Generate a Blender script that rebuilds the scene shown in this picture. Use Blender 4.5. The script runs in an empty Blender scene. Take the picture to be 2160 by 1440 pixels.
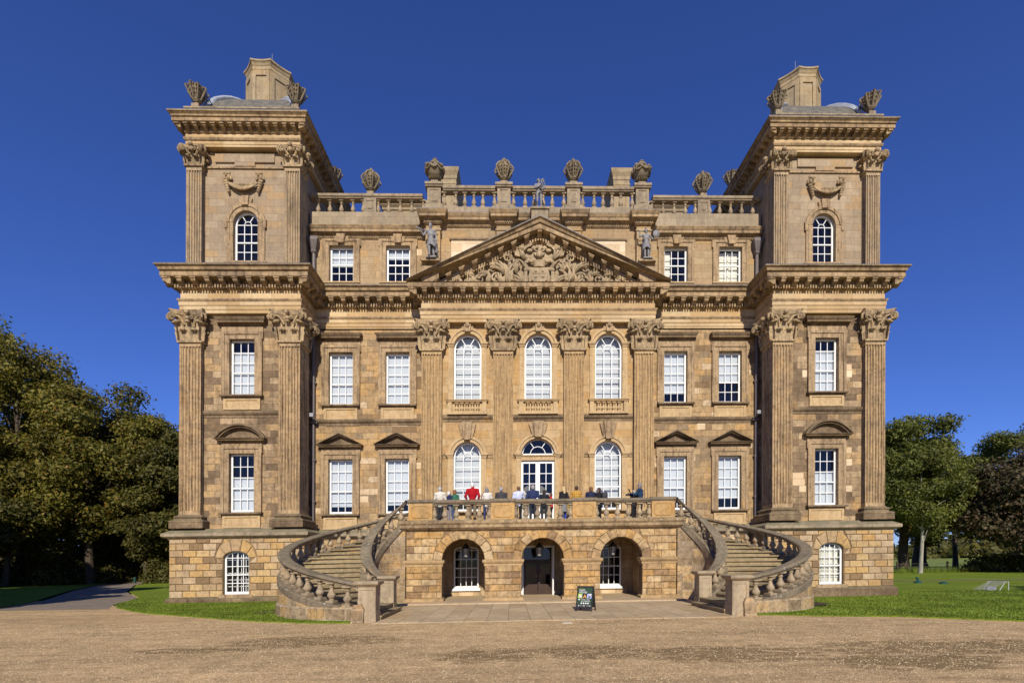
import bpy, bmesh, math, random
import numpy as np
from mathutils import Vector, Matrix
R = math.radians
rng = random.Random(7)
scene = bpy.context.scene
COL = scene.collection

# ------------------------------------------------------------------ helpers
class MB:
    """collects vertices and faces, links them as ONE mesh object"""
    def __init__(s): s.v = []; s.f = []
    def vert(s, p): s.v.append(tuple(p)); return len(s.v) - 1
    def face(s, *pts):
        n = len(s.v); s.v += [tuple(p) for p in pts]; s.f.append(tuple(range(n, n + len(pts))))
    def box(s, x0, x1, y0, y1, z0, z1, skip=''):
        n = len(s.v)
        s.v += [(x0,y0,z0),(x1,y0,z0),(x1,y1,z0),(x0,y1,z0),(x0,y0,z1),(x1,y0,z1),(x1,y1,z1),(x0,y1,z1)]
        F = dict(b=(0,3,2,1), t=(4,5,6,7), f=(0,1,5,4), k=(2,3,7,6), l=(3,0,4,7), r=(1,2,6,5))
        for k, q in F.items():
            if k not in skip: s.f.append(tuple(n + i for i in q))
    def prism(s, poly, o, a, b, c, w):
        """polygon in (a,b) axes at origin o extruded w along c (centred)"""
        o, a, b, c = Vector(o), Vector(a), Vector(b), Vector(c)
        n = len(s.v); m = len(poly)
        for k in (-.5, .5):
            for (p, q) in poly: s.v.append(tuple(o + a*p + b*q + c*(w*k)))
        s.f.append(tuple(n + i for i in range(m))[::-1]); s.f.append(tuple(n + m + i for i in range(m)))
        for i in range(m):
            j = (i + 1) % m; s.f.append((n+i, n+j, n+m+j, n+m+i))
    def rings(s, rings, close=True, cap0=True, cap1=True):
        n = len(s.v); m = len(rings[0])
        for r in rings: s.v += [tuple(p) for p in r]
        for i in range(len(rings) - 1):
            for j in range(m if close else m - 1):
                k = (j + 1) % m; a = n + i*m
                s.f.append((a+j, a+k, a+m+k, a+m+j))
        if close and cap0: s.f.append(tuple(n + j for j in range(m))[::-1])
        if close and cap1: s.f.append(tuple(n + (len(rings)-1)*m + j for j in range(m)))
    def lathe(s, prof, c=(0,0,0), n=12, ph=0.0, sx=1, sy=1):
        s.rings([[(c[0] + sx*r*math.cos(ph + 2*math.pi*k/n), c[1] + sy*r*math.sin(ph + 2*math.pi*k/n), c[2] + z) for k in range(n)] for (r, z) in prof])
    def tube(s, pts, rad, n=8, flat=1.0):
        pts = [Vector(p) for p in pts]
        if not hasattr(rad, '__len__'): rad = [rad]*len(pts)
        rs = []; up = Vector((.13, .27, .95))
        for i, p in enumerate(pts):
            t = (pts[min(i+1, len(pts)-1)] - pts[max(i-1, 0)])
            if t.length < 1e-9: t = Vector((0,0,1))
            t.normalize(); u = t.cross(up)
            if u.length < .05: u = t.cross(Vector((1,0,0)))
            u.normalize(); w = u.cross(t)
            rs.append([p + (u*math.cos(2*math.pi*k/n) + w*math.sin(2*math.pi*k/n)*flat)*rad[i] for k in range(n)])
        s.rings(rs)
    def ball(s, c, rx, ry=None, rz=None, n=10, m=7, rot=None):
        ry = rx if ry is None else ry; rz = rx if rz is None else rz
        rs = []
        for i in range(m + 1):
            a = -math.pi/2 + math.pi*(i + .0001)/(m + .0002)
            ring = []
            for k in range(n):
                p = Vector((rx*math.cos(a)*math.cos(2*math.pi*k/n), ry*math.cos(a)*math.sin(2*math.pi*k/n), rz*math.sin(a)))
                if rot is not None: p = rot @ p
                ring.append(p + Vector(c))
            rs.append(ring)
        s.rings(rs)
    def capsule(s, a, b, ra, rb, n=10):
        a, b = Vector(a), Vector(b); d = (b - a); L = d.length
        if L < 1e-6: d = Vector((0,0,1)); L = 1e-6
        d = d/L
        pts = []; rad = []
        for k in range(4): th = math.pi/2*(1 - k/4); pts.append(a - d*ra*math.sin(th)); rad.append(max(ra*math.cos(th), .001))
        for k in range(5): th = math.pi/2*k/4; pts.append(b + d*rb*math.sin(th)); rad.append(max(rb*math.cos(th), .001))
        s.tube(pts, rad, n)
    def sweep(s, path, prof):
        """profile (outward offset, z) swept along a plan path; outward is to the right of travel; mitred"""
        P = [Vector((p[0], p[1])) for p in path]; N = []
        for i in range(len(P) - 1):
            d = (P[i+1] - P[i]).normalized(); N.append(Vector((d.y, -d.x)))
        rs = []
        for i, p in enumerate(P):
            if i == 0: m = N[0]
            elif i == len(P) - 1: m = N[-1]
            else: m = (N[i-1] + N[i]) / (1 + N[i-1].dot(N[i]))
            rs.append([(p.x + m.x*d, p.y + m.y*d, z) for (d, z) in prof])
        s.rings(rs, close=False)
    def build(s, name, mat, parent=None, smooth=False, loc=None, weld=False):
        me = bpy.data.meshes.new(name); me.from_pydata(s.v, [], s.f)
        o = link(name, me, mat, parent, loc)
        if weld or smooth:
            bm = bmesh.new(); bm.from_mesh(me)
            if weld: bmesh.ops.remove_doubles(bm, verts=bm.verts, dist=.0005)
            bmesh.ops.recalc_face_normals(bm, faces=bm.faces)
            bm.to_mesh(me); bm.free()
        if smooth:
            me.shade_smooth(); 
            try: me.set_sharp_from_angle(angle=R(smooth if smooth is not True else 40))
            except Exception: pass
        me.update(); return o

def link(name, me, mat, parent=None, loc=None):
    o = bpy.data.objects.new(name, me); COL.objects.link(o)
    if mat is not None:
        me.materials.clear(); me.materials.append(mat)
    if parent is not None: o.parent = parent
    if loc is not None: o.location = loc
    return o
def empty(name, loc=(0,0,0), parent=None, rz=0):
    o = bpy.data.objects.new(name, None); COL.objects.link(o); o.location = loc; o.rotation_euler.z = rz
    o.empty_display_size = .2
    if parent is not None: o.parent = parent
    return o
def tag(o, label=None, cat=None, group=None, kind=None):
    if label: o['label'] = label
    if cat: o['category'] = cat
    if group: o['group'] = group
    if kind: o['kind'] = kind
    return o
def dup(o, loc=None, parent=None, rz=None):
    c = o.copy(); COL.objects.link(c)
    if parent is not None: c.parent = parent
    if loc is not None: c.location = loc
    if rz is not None: c.rotation_euler.z = rz
    for ch in list(o.children): dup(ch, parent=c)
    return c

# ------------------------------------------------------------------ materials
class NT:
    def __init__(s, name):
        s.m = bpy.data.materials.new(name); s.m.use_nodes = True; s.t = s.m.node_tree; s.t.nodes.clear()
        s.out = s.n('ShaderNodeOutputMaterial')
    def n(s, typ, **kw):
        nd = s.t.nodes.new(typ)
        for k, v in kw.items():
            if k.startswith('i_'): nd.inputs[k[2:].replace('_', ' ')].default_value = v
            else: setattr(nd, k, v)
        return nd
    def l(s, a, b): s.t.links.new(a, b)
    def val(s, x, sock):
        if isinstance(x, (int, float)): sock.default_value = x
        elif isinstance(x, tuple): sock.default_value = x
        else: s.l(x, sock)
    def math(s, op, a, b=0.0, clamp=False):
        nd = s.n('ShaderNodeMath', operation=op, use_clamp=clamp); s.val(a, nd.inputs[0]); s.val(b, nd.inputs[1]); return nd.outputs[0]
    def mix(s, fac, a, b, mode='MIX'):
        nd = s.n('ShaderNodeMix', data_type='RGBA', blend_type=mode)
        s.val(fac, nd.inputs[0]); s.val(a if not isinstance(a, tuple) else a, nd.inputs[6]); s.val(b, nd.inputs[7]); return nd.outputs[2]
    def noise(s, vec, scale, detail=4, rough=.55, dist=0.0):
        nd = s.n('ShaderNodeTexNoise'); nd.inputs['Scale'].default_value = scale; nd.inputs['Detail'].default_value = detail
        nd.inputs['Roughness'].default_value = rough; nd.inputs['Distortion'].default_value = dist
        if vec is not None: s.l(vec, nd.inputs['Vector'])
        return nd.outputs['Fac']
    def ramp(s, fac, stops, interp='LINEAR'):
        nd = s.n('ShaderNodeValToRGB'); cr = nd.color_ramp; cr.interpolation = interp
        while len(cr.elements) < len(stops): cr.elements.new(.5)
        for e, (p, c) in zip(cr.elements, stops):
            e.position = p; e.color = (c, c, c, 1) if isinstance(c, (int, float)) else (*c, 1)
        s.l(fac, nd.inputs[0]); return nd.outputs[0]
    def mapping(s, vec, scale=(1,1,1), loc=(0,0,0), rot=(0,0,0)):
        nd = s.n('ShaderNodeMapping'); nd.inputs['Scale'].default_value = scale; nd.inputs['Location'].default_value = loc; nd.inputs['Rotation'].default_value = rot
        s.l(vec, nd.inputs[0]); return nd.outputs[0]
    def pos(s): return s.n('ShaderNodeNewGeometry').outputs['Position']
    def bsdf(s, col, rough=.85, bump=None, bstr=.3, bdist=.02, **kw):
        b = s.n('ShaderNodeBsdfPrincipled'); s.val(col if not (isinstance(col, tuple) and len(col) == 3) else (*col, 1), b.inputs['Base Color'])
        s.val(rough, b.inputs['Roughness'])
        b.inputs['Specular IOR Level'].default_value = kw.get('spec', .25)
        if 'metal' in kw: b.inputs['Metallic'].default_value = kw['metal']
        if bump is not None:
            bp = s.n('ShaderNodeBump'); bp.inputs['Strength'].default_value = bstr; bp.inputs['Distance'].default_value = bdist
            s.l(bump, bp.inputs['Height']); s.l(bp.outputs[0], b.inputs['Normal'])
        s.l(b.outputs[0], s.out.inputs[0]); return b

PALE=(.56,.44,.30); MID=(.42,.295,.165); YEL=(.47,.31,.145); ORG=(.46,.265,.085); BRN=(.24,.165,.095); DRK=(.115,.08,.052)
def stone(name, pal, mode='brick', course=.30, blen=.62, dirt=.4, tone=1.0, grey=.0, fine=.35, moss=.35, white=0.0, mortar=.006, streak=.35, seed=0.0, mcol=(.30,.23,.15), vs=5.0, mfac=.55):
    """weathered sandstone: single stones differ in colour, dark crusts and lichen have shapes of their own"""
    s = NT(name); geo = s.n('ShaderNodeNewGeometry'); P = geo.outputs['Position']; Nn = geo.outputs['Normal']
    sp = s.n('ShaderNodeSeparateXYZ'); s.l(P, sp.inputs[0]); sn = s.n('ShaderNodeSeparateXYZ'); s.l(geo.outputs['True Normal'], sn.inputs[0])
    n = len(pal)
    bumph = None
    if mode == 'brick':
        ax = s.math('GREATER_THAN', s.math('ABSOLUTE', sn.outputs[0]), .7)
        mx = s.n('ShaderNodeMix', data_type='FLOAT'); s.l(ax, mx.inputs[0]); s.l(sp.outputs[0], mx.inputs[2]); s.l(sp.outputs[1], mx.inputs[3])
        cb = s.n('ShaderNodeCombineXYZ'); s.l(mx.outputs[0], cb.inputs[0]); s.l(sp.outputs[2], cb.inputs[1])
        vec = s.mapping(cb.outputs[0], loc=(seed*1.7, seed*.37, 0))
        wob = s.noise(P, .8, 2)
        br = s.n('ShaderNodeTexBrick'); br.offset = .5; br.squash = 1.35; br.squash_frequency = 3
        br.inputs['Color1'].default_value = (0,0,0,1); br.inputs['Color2'].default_value = (1,1,1,1); br.inputs['Mortar'].default_value = (.5,.5,.5,1)
        br.inputs['Scale'].default_value = 1; br.inputs['Mortar Size'].default_value = mortar; br.inputs['Mortar Smooth'].default_value = .3
        br.inputs['Bias'].default_value = 0; br.inputs['Brick Width'].default_value = blen; br.inputs['Row Height'].default_value = course
        s.l(vec, br.inputs['Vector'])
        rnd = br.outputs['Color']; mort = br.outputs['Fac']
        base = s.ramp(rnd, [(i/n, c) for i, c in enumerate(pal)], 'CONSTANT')
        soft = s.ramp(s.noise(P, .55, 3), [(.3, .82), (.7, 1.12)])
        base = s.mix(1.0, base, soft, 'MULTIPLY')
        base = s.mix(s.math('MULTIPLY', mort, mfac), base, (*mcol,1))
        bumph = s.math('SUBTRACT', 1.0, mort)
    elif mode == 'island':
        base = s.ramp(geo.outputs['Random Per Island'], [(i/n, c) for i, c in enumerate(pal)], 'CONSTANT')
    else:
        base = s.ramp(s.noise(s.mapping(P, (1.1,1.1,1.6), (seed, seed, seed)), 1.0, 4, .6), [(.28 + .44*i/max(1, n-1), c) for i, c in enumerate(pal)])
    if tone != 1.0: base = s.mix(1.0, base, (tone, tone, tone, 1), 'MULTIPLY')
    # iron staining and pale washed patches
    base = s.mix(s.math('MULTIPLY', s.ramp(s.noise(s.mapping(P, loc=(3,9,seed)), .9, 5, .6), [(.60, 0), (.74, 1)]), .45), base, (.46,.26,.08,1))
    # soot crust with ragged edges
    d1 = s.noise(s.mapping(P, loc=(7+seed, 2, 1)), .55, 7, .68)
    d2 = s.noise(s.mapping(P, (vs,vs,.55), (seed,0,0)), 1.1, 5, .6)
    dm = s.ramp(d1, [(.60 - .3*dirt, 0), (.74 - .2*dirt, 1)])
    ds = s.ramp(d2, [(.50, 0), (.60, 1)])
    crust = s.math('ADD', s.math('MULTIPLY', dm, .80*min(1, dirt*1.5)), s.math('MULTIPLY', ds, streak), True)
    base = s.mix(crust, base, (*DRK, 1))
    fn = s.noise(P, 26, 5, .7); fn2 = s.noise(P, 6.5, 5, .65)
    base = s.mix(fine, base, s.ramp(fn2, [(.28, .36), (.5, 1.0), (.72, 1.38)]), 'MULTIPLY')
    base = s.mix(fine*.8, base, s.ramp(fn, [(.3, .62), (.7, 1.3)]), 'MULTIPLY')
    base = s.mix(1.0, base, (1.06,1.005,.905,1), 'MULTIPLY')
    if grey > 0: base = s.mix(grey, base, (.30,.275,.235,1))
    if moss > 0:   # lichen lives on the ledges that hold rain
        up = s.ramp(sn.outputs[2], [(.35, 0), (.8, 1)])
        base = s.mix(s.math('MULTIPLY', up, s.math('MULTIPLY', s.ramp(s.noise(P, 2.2, 4), [(.3, .25), (.7, 1)]), moss)), base, (.16,.15,.085,1))
    if white > 0:
        base = s.mix(s.math('MULTIPLY', s.ramp(s.noise(P, 7, 4, .7), [(.63, 0), (.68, 1)]), white), base, (.55,.53,.48,1))
    h = s.math('ADD', s.math('MULTIPLY', fn2, .6), s.math('MULTIPLY', fn, .35))
    if bumph is not None: h = s.math('ADD', h, s.math('MULTIPLY', bumph, 1.2))
    s.bsdf(base, .9, h, .55, .018, spec=.12)
    return s.m
M = {}
M['wall_tower'] = stone('tower_ashlar', [(.20,.145,.095), MID, (.33,.245,.155), (.25,.185,.12), (.46,.35,.225), (.22,.16,.105), (.45,.315,.17), (.30,.225,.145), (.40,.30,.19), (.17,.125,.085)], dirt=.46, seed=1, blen=.56, streak=.22, mortar=.009, mcol=(.13,.10,.07), mfac=.75, fine=.55)
M['wall_upper'] = stone('upper_tower_ashlar', [MID, (.40,.30,.19), (.46,.35,.22), (.37,.275,.175), (.48,.37,.24), YEL, (.42,.31,.19)], dirt=.24, seed=4, course=.33, blen=.72, grey=.26, tone=.88, streak=.14, mortar=.007, mcol=(.22,.175,.12), mfac=.6)
M['wall_wing'] = stone('wing_ashlar', [MID, YEL, (.38,.27,.15), PALE, (.34,.235,.13), (.44,.30,.16), BRN, (.45,.33,.19), (.28,.21,.135)], dirt=.36, seed=2, blen=.58, streak=.18, mortar=.008, mcol=(.16,.12,.08), mfac=.65, fine=.5)
M['wall_centre'] = stone('centre_ashlar', [YEL, (.47,.335,.185), (.50,.36,.20), MID, (.52,.39,.23), (.46,.31,.155), (.49,.35,.20)], dirt=.20, seed=3, course=.36, blen=.85, streak=.10, mortar=.006, mcol=(.24,.18,.11), mfac=.6)
M['wall_attic'] = stone('attic_ashlar', [MID, (.44,.325,.185), (.40,.295,.17), YEL, (.48,.36,.21), (.42,.305,.17)], dirt=.28, seed=6, course=.34, blen=.75, streak=.14, mortar=.006, tone=.90, grey=.12, mcol=(.22,.17,.11), mfac=.6)
M['panel_new'] = stone('renewed_ashlar', [(.62,.50,.34), (.66,.55,.40), (.58,.45,.30)], dirt=.02, seed=8, course=.36, blen=.8, streak=.0, fine=.15, moss=0, mortar=.003)
M['rustic'] = stone('rusticated_blocks', [(.44,.33,.21), YEL, (.40,.29,.175), (.50,.36,.19), (.34,.245,.15), (.47,.36,.24), (.49,.33,.15), BRN, (.46,.33,.19)], 'island', dirt=.34, seed=5, streak=.08, fine=.5)
M['rustic_terrace'] = stone('terrace_blocks', [YEL, (.45,.29,.125), (.50,.365,.20), (.38,.26,.14), (.52,.40,.24), (.30,.20,.115), (.48,.32,.15), (.44,.31,.17), (.44,.275,.11), (.47,.345,.20)], 'island', dirt=.38, seed=9, white=.3, streak=.16, fine=.75)
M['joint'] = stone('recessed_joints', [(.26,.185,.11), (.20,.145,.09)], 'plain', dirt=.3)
M['pilaster'] = stone('pilaster_stone', [(.28,.205,.135), (.38,.285,.18), (.45,.33,.195), (.34,.255,.165)], 'plain', dirt=.30, seed=3, streak=.62, fine=.6, vs=15)
M['pilaster_light'] = stone('centre_pilaster_stone', [(.36,.255,.15), (.44,.32,.18), (.47,.34,.19), (.38,.28,.165)], 'plain', dirt=.18, seed=5, streak=.55, fine=.5, vs=15)
M['pilaster_grey'] = stone('upper_pilaster_stone', [(.33,.255,.17), (.40,.31,.20), (.44,.33,.2), (.30,.24,.17)], 'plain', dirt=.28, seed=7, streak=.60, grey=.15, fine=.5, vs=17)
M['capital'] = stone('carved_capital_stone', [(.34,.26,.165), (.44,.34,.21), (.48,.36,.21), (.32,.25,.165)], 'plain', dirt=.50, seed=8, streak=.45, grey=.08, fine=.7, moss=.8, vs=9)
M['cornice'] = stone('cornice_stone', [(.33,.235,.135), (.43,.305,.17), (.47,.345,.205), (.30,.21,.12)], 'plain', dirt=.46, seed=2, streak=.45, fine=.6, moss=.8, tone=.88, grey=.08)
M['cyma'] = stone('cymatium_stone', [(.20,.15,.098), (.30,.225,.14), (.40,.30,.18), (.24,.18,.115)], 'plain', dirt=.45, seed=6, streak=.35, fine=.55, moss=.9)
M['entab'] = stone('entablature_stone', [(.46,.335,.195), (.50,.375,.225), (.54,.42,.26), (.46,.33,.18)], 'brick', course=2.0, blen=1.4, dirt=.10, seed=2, streak=.03, fine=.25)
M['trim'] = stone('window_surround_stone', [(.28,.21,.135), (.40,.30,.19), (.35,.26,.165), (.46,.345,.215)], 'plain', dirt=.40, seed=6, streak=.48, fine=.5, vs=8)
M['trim_light'] = stone('light_surround_stone', [(.44,.32,.185), (.50,.375,.22), (.47,.34,.19)], 'plain', dirt=.18, seed=1, streak=.16, fine=.35)
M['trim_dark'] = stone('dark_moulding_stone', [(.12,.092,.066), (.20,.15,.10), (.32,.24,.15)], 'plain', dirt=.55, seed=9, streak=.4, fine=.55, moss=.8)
M['parapet'] = stone('parapet_stone', [(.26,.21,.14), (.36,.29,.19), (.42,.335,.225), (.24,.195,.13)], 'plain', dirt=.42, seed=4, streak=.32, grey=.2, moss=1.0, white=.3, fine=.6, tone=.84)
M['block'] = stone('blocking_course_stone', [(.40,.32,.215), (.44,.355,.24), (.37,.30,.20)], 'brick', course=.6, blen=.62, dirt=.3, seed=4, streak=.18, grey=.2, white=.2, tone=.84)
M['baluster'] = stone('baluster_stone', [(.25,.20,.14), (.37,.295,.2), (.43,.33,.20)], 'plain', dirt=.34, seed=2, streak=.2, grey=.12, fine=.5, white=.2)
M['urn'] = stone('urn_stone', [(.13,.11,.07), (.22,.18,.115), (.30,.24,.15)], 'plain', dirt=.5, seed=5, streak=.15, grey=.18, fine=.6, moss=.6)
M['stair'] = stone('stair_stone', [(.33,.245,.15), (.42,.31,.185), (.44,.30,.145), (.28,.21,.135), (.47,.34,.19), (.36,.28,.19)], 'brick', course=.33, blen=.62, dirt=.36, seed=7, streak=.14, grey=.0, white=.5, fine=.75, moss=.4, mortar=.016, mcol=(.50,.43,.33), mfac=.6)
M['newel'] = stone('newel_stone', [(.34,.275,.185), (.40,.325,.22), (.37,.295,.195)], 'plain', dirt=.32, seed=3, streak=.2, grey=.12, white=.2, fine=.4, moss=.3)
M['slab'] = stone('floor_slab_stone', [(.42,.33,.22), (.46,.365,.25), (.40,.31,.2)], 'plain', dirt=.15, seed=2, streak=0, moss=0, fine=.4)
M['coping'] = stone('handrail_stone', [(.12,.097,.066), (.19,.153,.105), (.235,.187,.125)], 'plain', dirt=.30, seed=1, streak=.0, grey=.12, white=.95, fine=.75, moss=.3)
M['tread'] = stone('tread_stone', [(.25,.205,.125), (.34,.275,.17), (.30,.245,.145)], 'plain', dirt=.25, seed=3, streak=.1, moss=.55, fine=.5)
M['chimney'] = stone('chimney_stone', [(.29,.235,.15), (.38,.305,.195), (.36,.27,.145)], 'plain', dirt=.34, seed=6, streak=.22, grey=.1, moss=.5)
M['relief'] = stone('carved_relief_stone', [(.40,.315,.20), (.47,.37,.235), (.34,.27,.18), (.44,.34,.21)], 'plain', dirt=.30, seed=2, streak=.12, grey=.1, fine=.4, moss=.0)

def plain(name, col, rough=.6, spec=.3, var=.12, scale=8, metal=0.0, bump=.15):
    s = NT(name); P = s.n('ShaderNodeTexCoord').outputs['Object']
    f = s.noise(P, scale, 4)
    c = s.mix(1.0, (*col, 1), s.ramp(f, [(.25, 1 - var), (.75, 1 + var)]), 'MULTIPLY')
    s.bsdf(c, rough, f, bump, .01, spec=spec, metal=metal); return s.m
M['white'] = plain('white_paint', (.85,.84,.80), .4, .4, .04)
M['blind'] = plain('white_blind', (.56,.585,.62), .9, .1, .015, 1.5, bump=0)
M['blind_white'] = plain('white_shutter', (.57,.585,.60), .8, .1, .02, 1.5, bump=0)
M['shutter'] = plain('cream_shutter', (.78,.74,.62), .6, .2, .05, 3)
M['room'] = plain('dark_room', (.20,.185,.17), .9, .05)
M['roomlight'] = plain('pale_room', (.72,.70,.66), .9, .05)
M['lead'] = plain('lead_statue', (.215,.205,.20), .6, .4, .45, 9, bump=.4)
M['leadroof'] = plain('lead_roll', (.36,.385,.42), .45, .5, .15, 6)
M['flash'] = plain('lead_flashing', (.23,.235,.25), .55, .4, .2, 6)
M['iron'] = plain('black_iron', (.02,.02,.02), .5, .4)
M['pipe'] = plain('grey_pipe_paint', (.16,.135,.125), .55, .35)
M['wood_dark'] = plain('dark_varnished_wood', (.055,.03,.018), .4, .4, .3, 5)
M['lampglass'] = plain('lantern_glass', (.32,.31,.28), .15, .5)
M['alu'] = plain('floodlight_metal', (.30,.31,.33), .4, .4)
def slate():
    s = NT('slate'); P = s.pos()
    br = s.n('ShaderNodeTexBrick'); br.inputs['Scale'].default_value = 1; br.inputs['Brick Width'].default_value = .25; br.inputs['Row Height'].default_value = .11; br.inputs['Mortar Size'].default_value = .008
    br.inputs['Color1'].default_value = (.10,.10,.095,1); br.inputs['Color2'].default_value = (.19,.175,.15,1); br.inputs['Mortar'].default_value = (.04,.04,.04,1)
    s.l(s.mapping(P, rot=(R(90),0,0)), br.inputs['Vector'])
    c = s.mix(.6, br.outputs[0], s.ramp(s.noise(P, 5, 5), [(.3, (.07,.07,.06)), (.7, (.24,.21,.15))]))
    s.bsdf(c, .7, br.outputs[1], .4, .02); return s.m
M['slate'] = slate()
def glass():
    s = NT('window_glass'); tr = s.n('ShaderNodeBsdfTransparent'); gl = s.n('ShaderNodeBsdfGlossy'); gl.inputs['Roughness'].default_value = .02
    tr.inputs[0].default_value = (.93,.95,.95,1); gl.inputs[0].default_value = (1,1,1,1)
    fr = s.n('ShaderNodeFresnel'); fr.inputs[0].default_value = 1.5
    mx = s.n('ShaderNodeMixShader'); s.l(s.math('MULTIPLY', fr.outputs[0], 1.0, True), mx.inputs[0]); s.l(tr.outputs[0], mx.inputs[1]); s.l(gl.outputs[0], mx.inputs[2])
    s.l(mx.outputs[0], s.out.inputs[0]); return s.m
M['glass'] = glass()
# ------------------------------------------------------------------ mansion
house = tag(empty('mansion'), 'large Georgian sandstone country house with corner towers, pediment and rows of white sash windows', 'country house')

def wall(mb, x0, x1, z0, z1, y, ops, depth=.22, seg=14):
    """sheet wall facing -Y with openings (xa,xb,za,zb,arched) and their reveals"""
    xs = sorted({x0, x1, *[v for o in ops for v in o[:2]]}); zs = sorted({z0, z1, *[v for o in ops for v in o[2:4]]})
    for i in range(len(xs) - 1):
        for j in range(len(zs) - 1):
            cx, cz = (xs[i] + xs[i+1])/2, (zs[j] + zs[j+1])/2
            if any(o[0] < cx < o[1] and o[2] < cz < o[3] for o in ops): continue
            mb.face((xs[i],y,zs[j]), (xs[i+1],y,zs[j]), (xs[i+1],y,zs[j+1]), (xs[i],y,zs[j+1]))
    for (xa, xb, za, zb, ar) in ops:
        Y = y + depth
        if ar:
            r = (xb - xa)/2; rise = r*ar; cx = (xa + xb)/2; sp = zb - rise
            arc = [(cx - r*math.cos(math.pi*k/seg), sp + rise*math.sin(math.pi*k/seg)) for k in range(seg + 1)]
            for (p, q) in zip(arc, arc[1:]):
                mb.face((p[0],y,p[1]), (q[0],y,q[1]), (q[0],y,zb), (p[0],y,zb))
                mb.face((q[0],y,q[1]), (p[0],y,p[1]), (p[0],Y,p[1]), (q[0],Y,q[1]))
        else:
            sp = zb; mb.face((xa,y,zb), (xa,Y,zb), (xb,Y,zb), (xb,y,zb))
        mb.face((xa,y,za), (xa,y,sp), (xa,Y,sp), (xa,Y,za)); mb.face((xb,y,za), (xb,Y,za), (xb,Y,sp), (xb,y,sp))
        mb.face((xa,y,za), (xa,Y,za), (xb,Y,za), (xb,y,za))

# ---- sash windows (local: x centred, y=0 at wall face, z as built)
def arcpts(r, sp, n=16, a0=0, a1=math.pi, rise=1.0): return [(-r*math.cos(a0 + (a1-a0)*k/n), sp + rise*r*math.sin(a0 + (a1-a0)*k/n)) for k in range(n + 1)]
def ribbon(mb, pts, w, y0, y1):
    """flat bar of width w following (x,z) points"""
    for (p, q) in zip(pts, pts[1:]):
        d = Vector((q[0]-p[0], q[1]-p[1])); L = d.length
        if L < 1e-6: continue
        d /= L; nx, nz = -d.y*w/2, d.x*w/2; e = .004
        a = (p[0]-d.x*e, p[1]-d.y*e); b = (q[0]+d.x*e, q[1]+d.y*e)
        P = [(a[0]+nx, a[1]+nz), (b[0]+nx, b[1]+nz), (b[0]-nx, b[1]-nz), (a[0]-nx, a[1]-nz)]
        n = len(mb.v)
        mb.v += [(u, y0, v) for u, v in P] + [(u, y1, v) for u, v in P]
        for f in ((0,1,2,3), (4,7,6,5), (0,4,5,1), (1,5,6,2), (2,6,7,3), (3,7,4,0)): mb.f.append(tuple(n+i for i in f))
def sash_mesh(w, z0, z1, cols, rows, meet, arch=0.0, fr=.075, bar=.03, y=.16):
    mb = MB(); h = w/2; rise = h*arch; sp = z1 - rise
    y0, y1 = y - .035, y + .03
    mb.box(-h, -h+fr, y0, y1, z0, sp); mb.box(h-fr, h, y0, y1, z0, sp); mb.box(-h+fr, h-fr, y0, y1, z0, z0+fr*1.5)
    if arch: ribbon(mb, arcpts(h-fr/2, sp, 18, rise=arch), fr, y0, y1)
    else: mb.box(-h+fr, h-fr, y0, y1, z1-fr, z1)
    xi = h - fr; za = z0 + fr*1.5; zt = sp if arch else z1 - fr
    zs = [za + (zt - za)*k/rows for k in range(rows + 1)]
    yb0, yb1 = y - .015, y + .015
    for k in range(1, rows):
        b = .052 if k == meet else bar
        mb.box(-xi, xi, (y0 - .012) if k == meet else yb0, yb1, zs[k]-b/2, zs[k]+b/2)
    if arch: mb.box(-xi, xi, yb0, yb1, sp-bar/2, sp+bar/2)
    for k in range(1, cols):
        x = -xi + 2*xi*k/cols
        top = zt
        if arch and arch < .9: top = sp + arch*math.sqrt(max(0, h*h - x*x)) - fr*.6
        mb.box(x-bar/2, x+bar/2, yb0-.001, yb1+.001, za, top)
    if arch >= .9:
        ri = xi/3
        ribbon(mb, arcpts(ri, sp, 10), bar, yb0, yb1)
        for a in (R(58), R(122)):
            ribbon(mb, [(-ri*math.cos(a), sp + ri*math.sin(a)), (-(h-fr)*math.cos(a), sp + (h-fr)*math.sin(a))], bar, yb0, yb1)
    return mb
def pane_mesh(w, z0, z1, arch=0.0, y=.165):
    mb = MB(); h = w/2 - .03
    if arch:
        r = w/2; sp = z1 - r*arch; pts = [(-h, z0+.03), (h, z0+.03)] + [(-x, z) for x, z in arcpts(h, sp, 14, rise=arch)]
        mb.face(*[(x, y, z) for x, z in pts])
    else: mb.face((-h,y,z0+.03), (h,y,z0+.03), (h,y,z1-.03), (-h,y,z1-.03))
    return mb
def room_mesh(w, z0, z1, d=1.6, y=.222):
    mb = MB(); h = w/2 + .05; a, b = z0 - .05, z1 + .05; Y = y + d
    mb.face((-h,Y,a), (h,Y,a), (h,Y,b), (-h,Y,b)); mb.face((-h,y,a), (-h,Y,a), (-h,Y,b), (-h,y,b)); mb.face((h,Y,a), (h,y,a), (h,y,b), (h,Y,b))
    mb.face((-h,y,b), (-h,Y,b), (h,Y,b), (h,y,b)); mb.face((-h,y,a), (h,y,a), (h,Y,a), (-h,Y,a)); return mb

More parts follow.
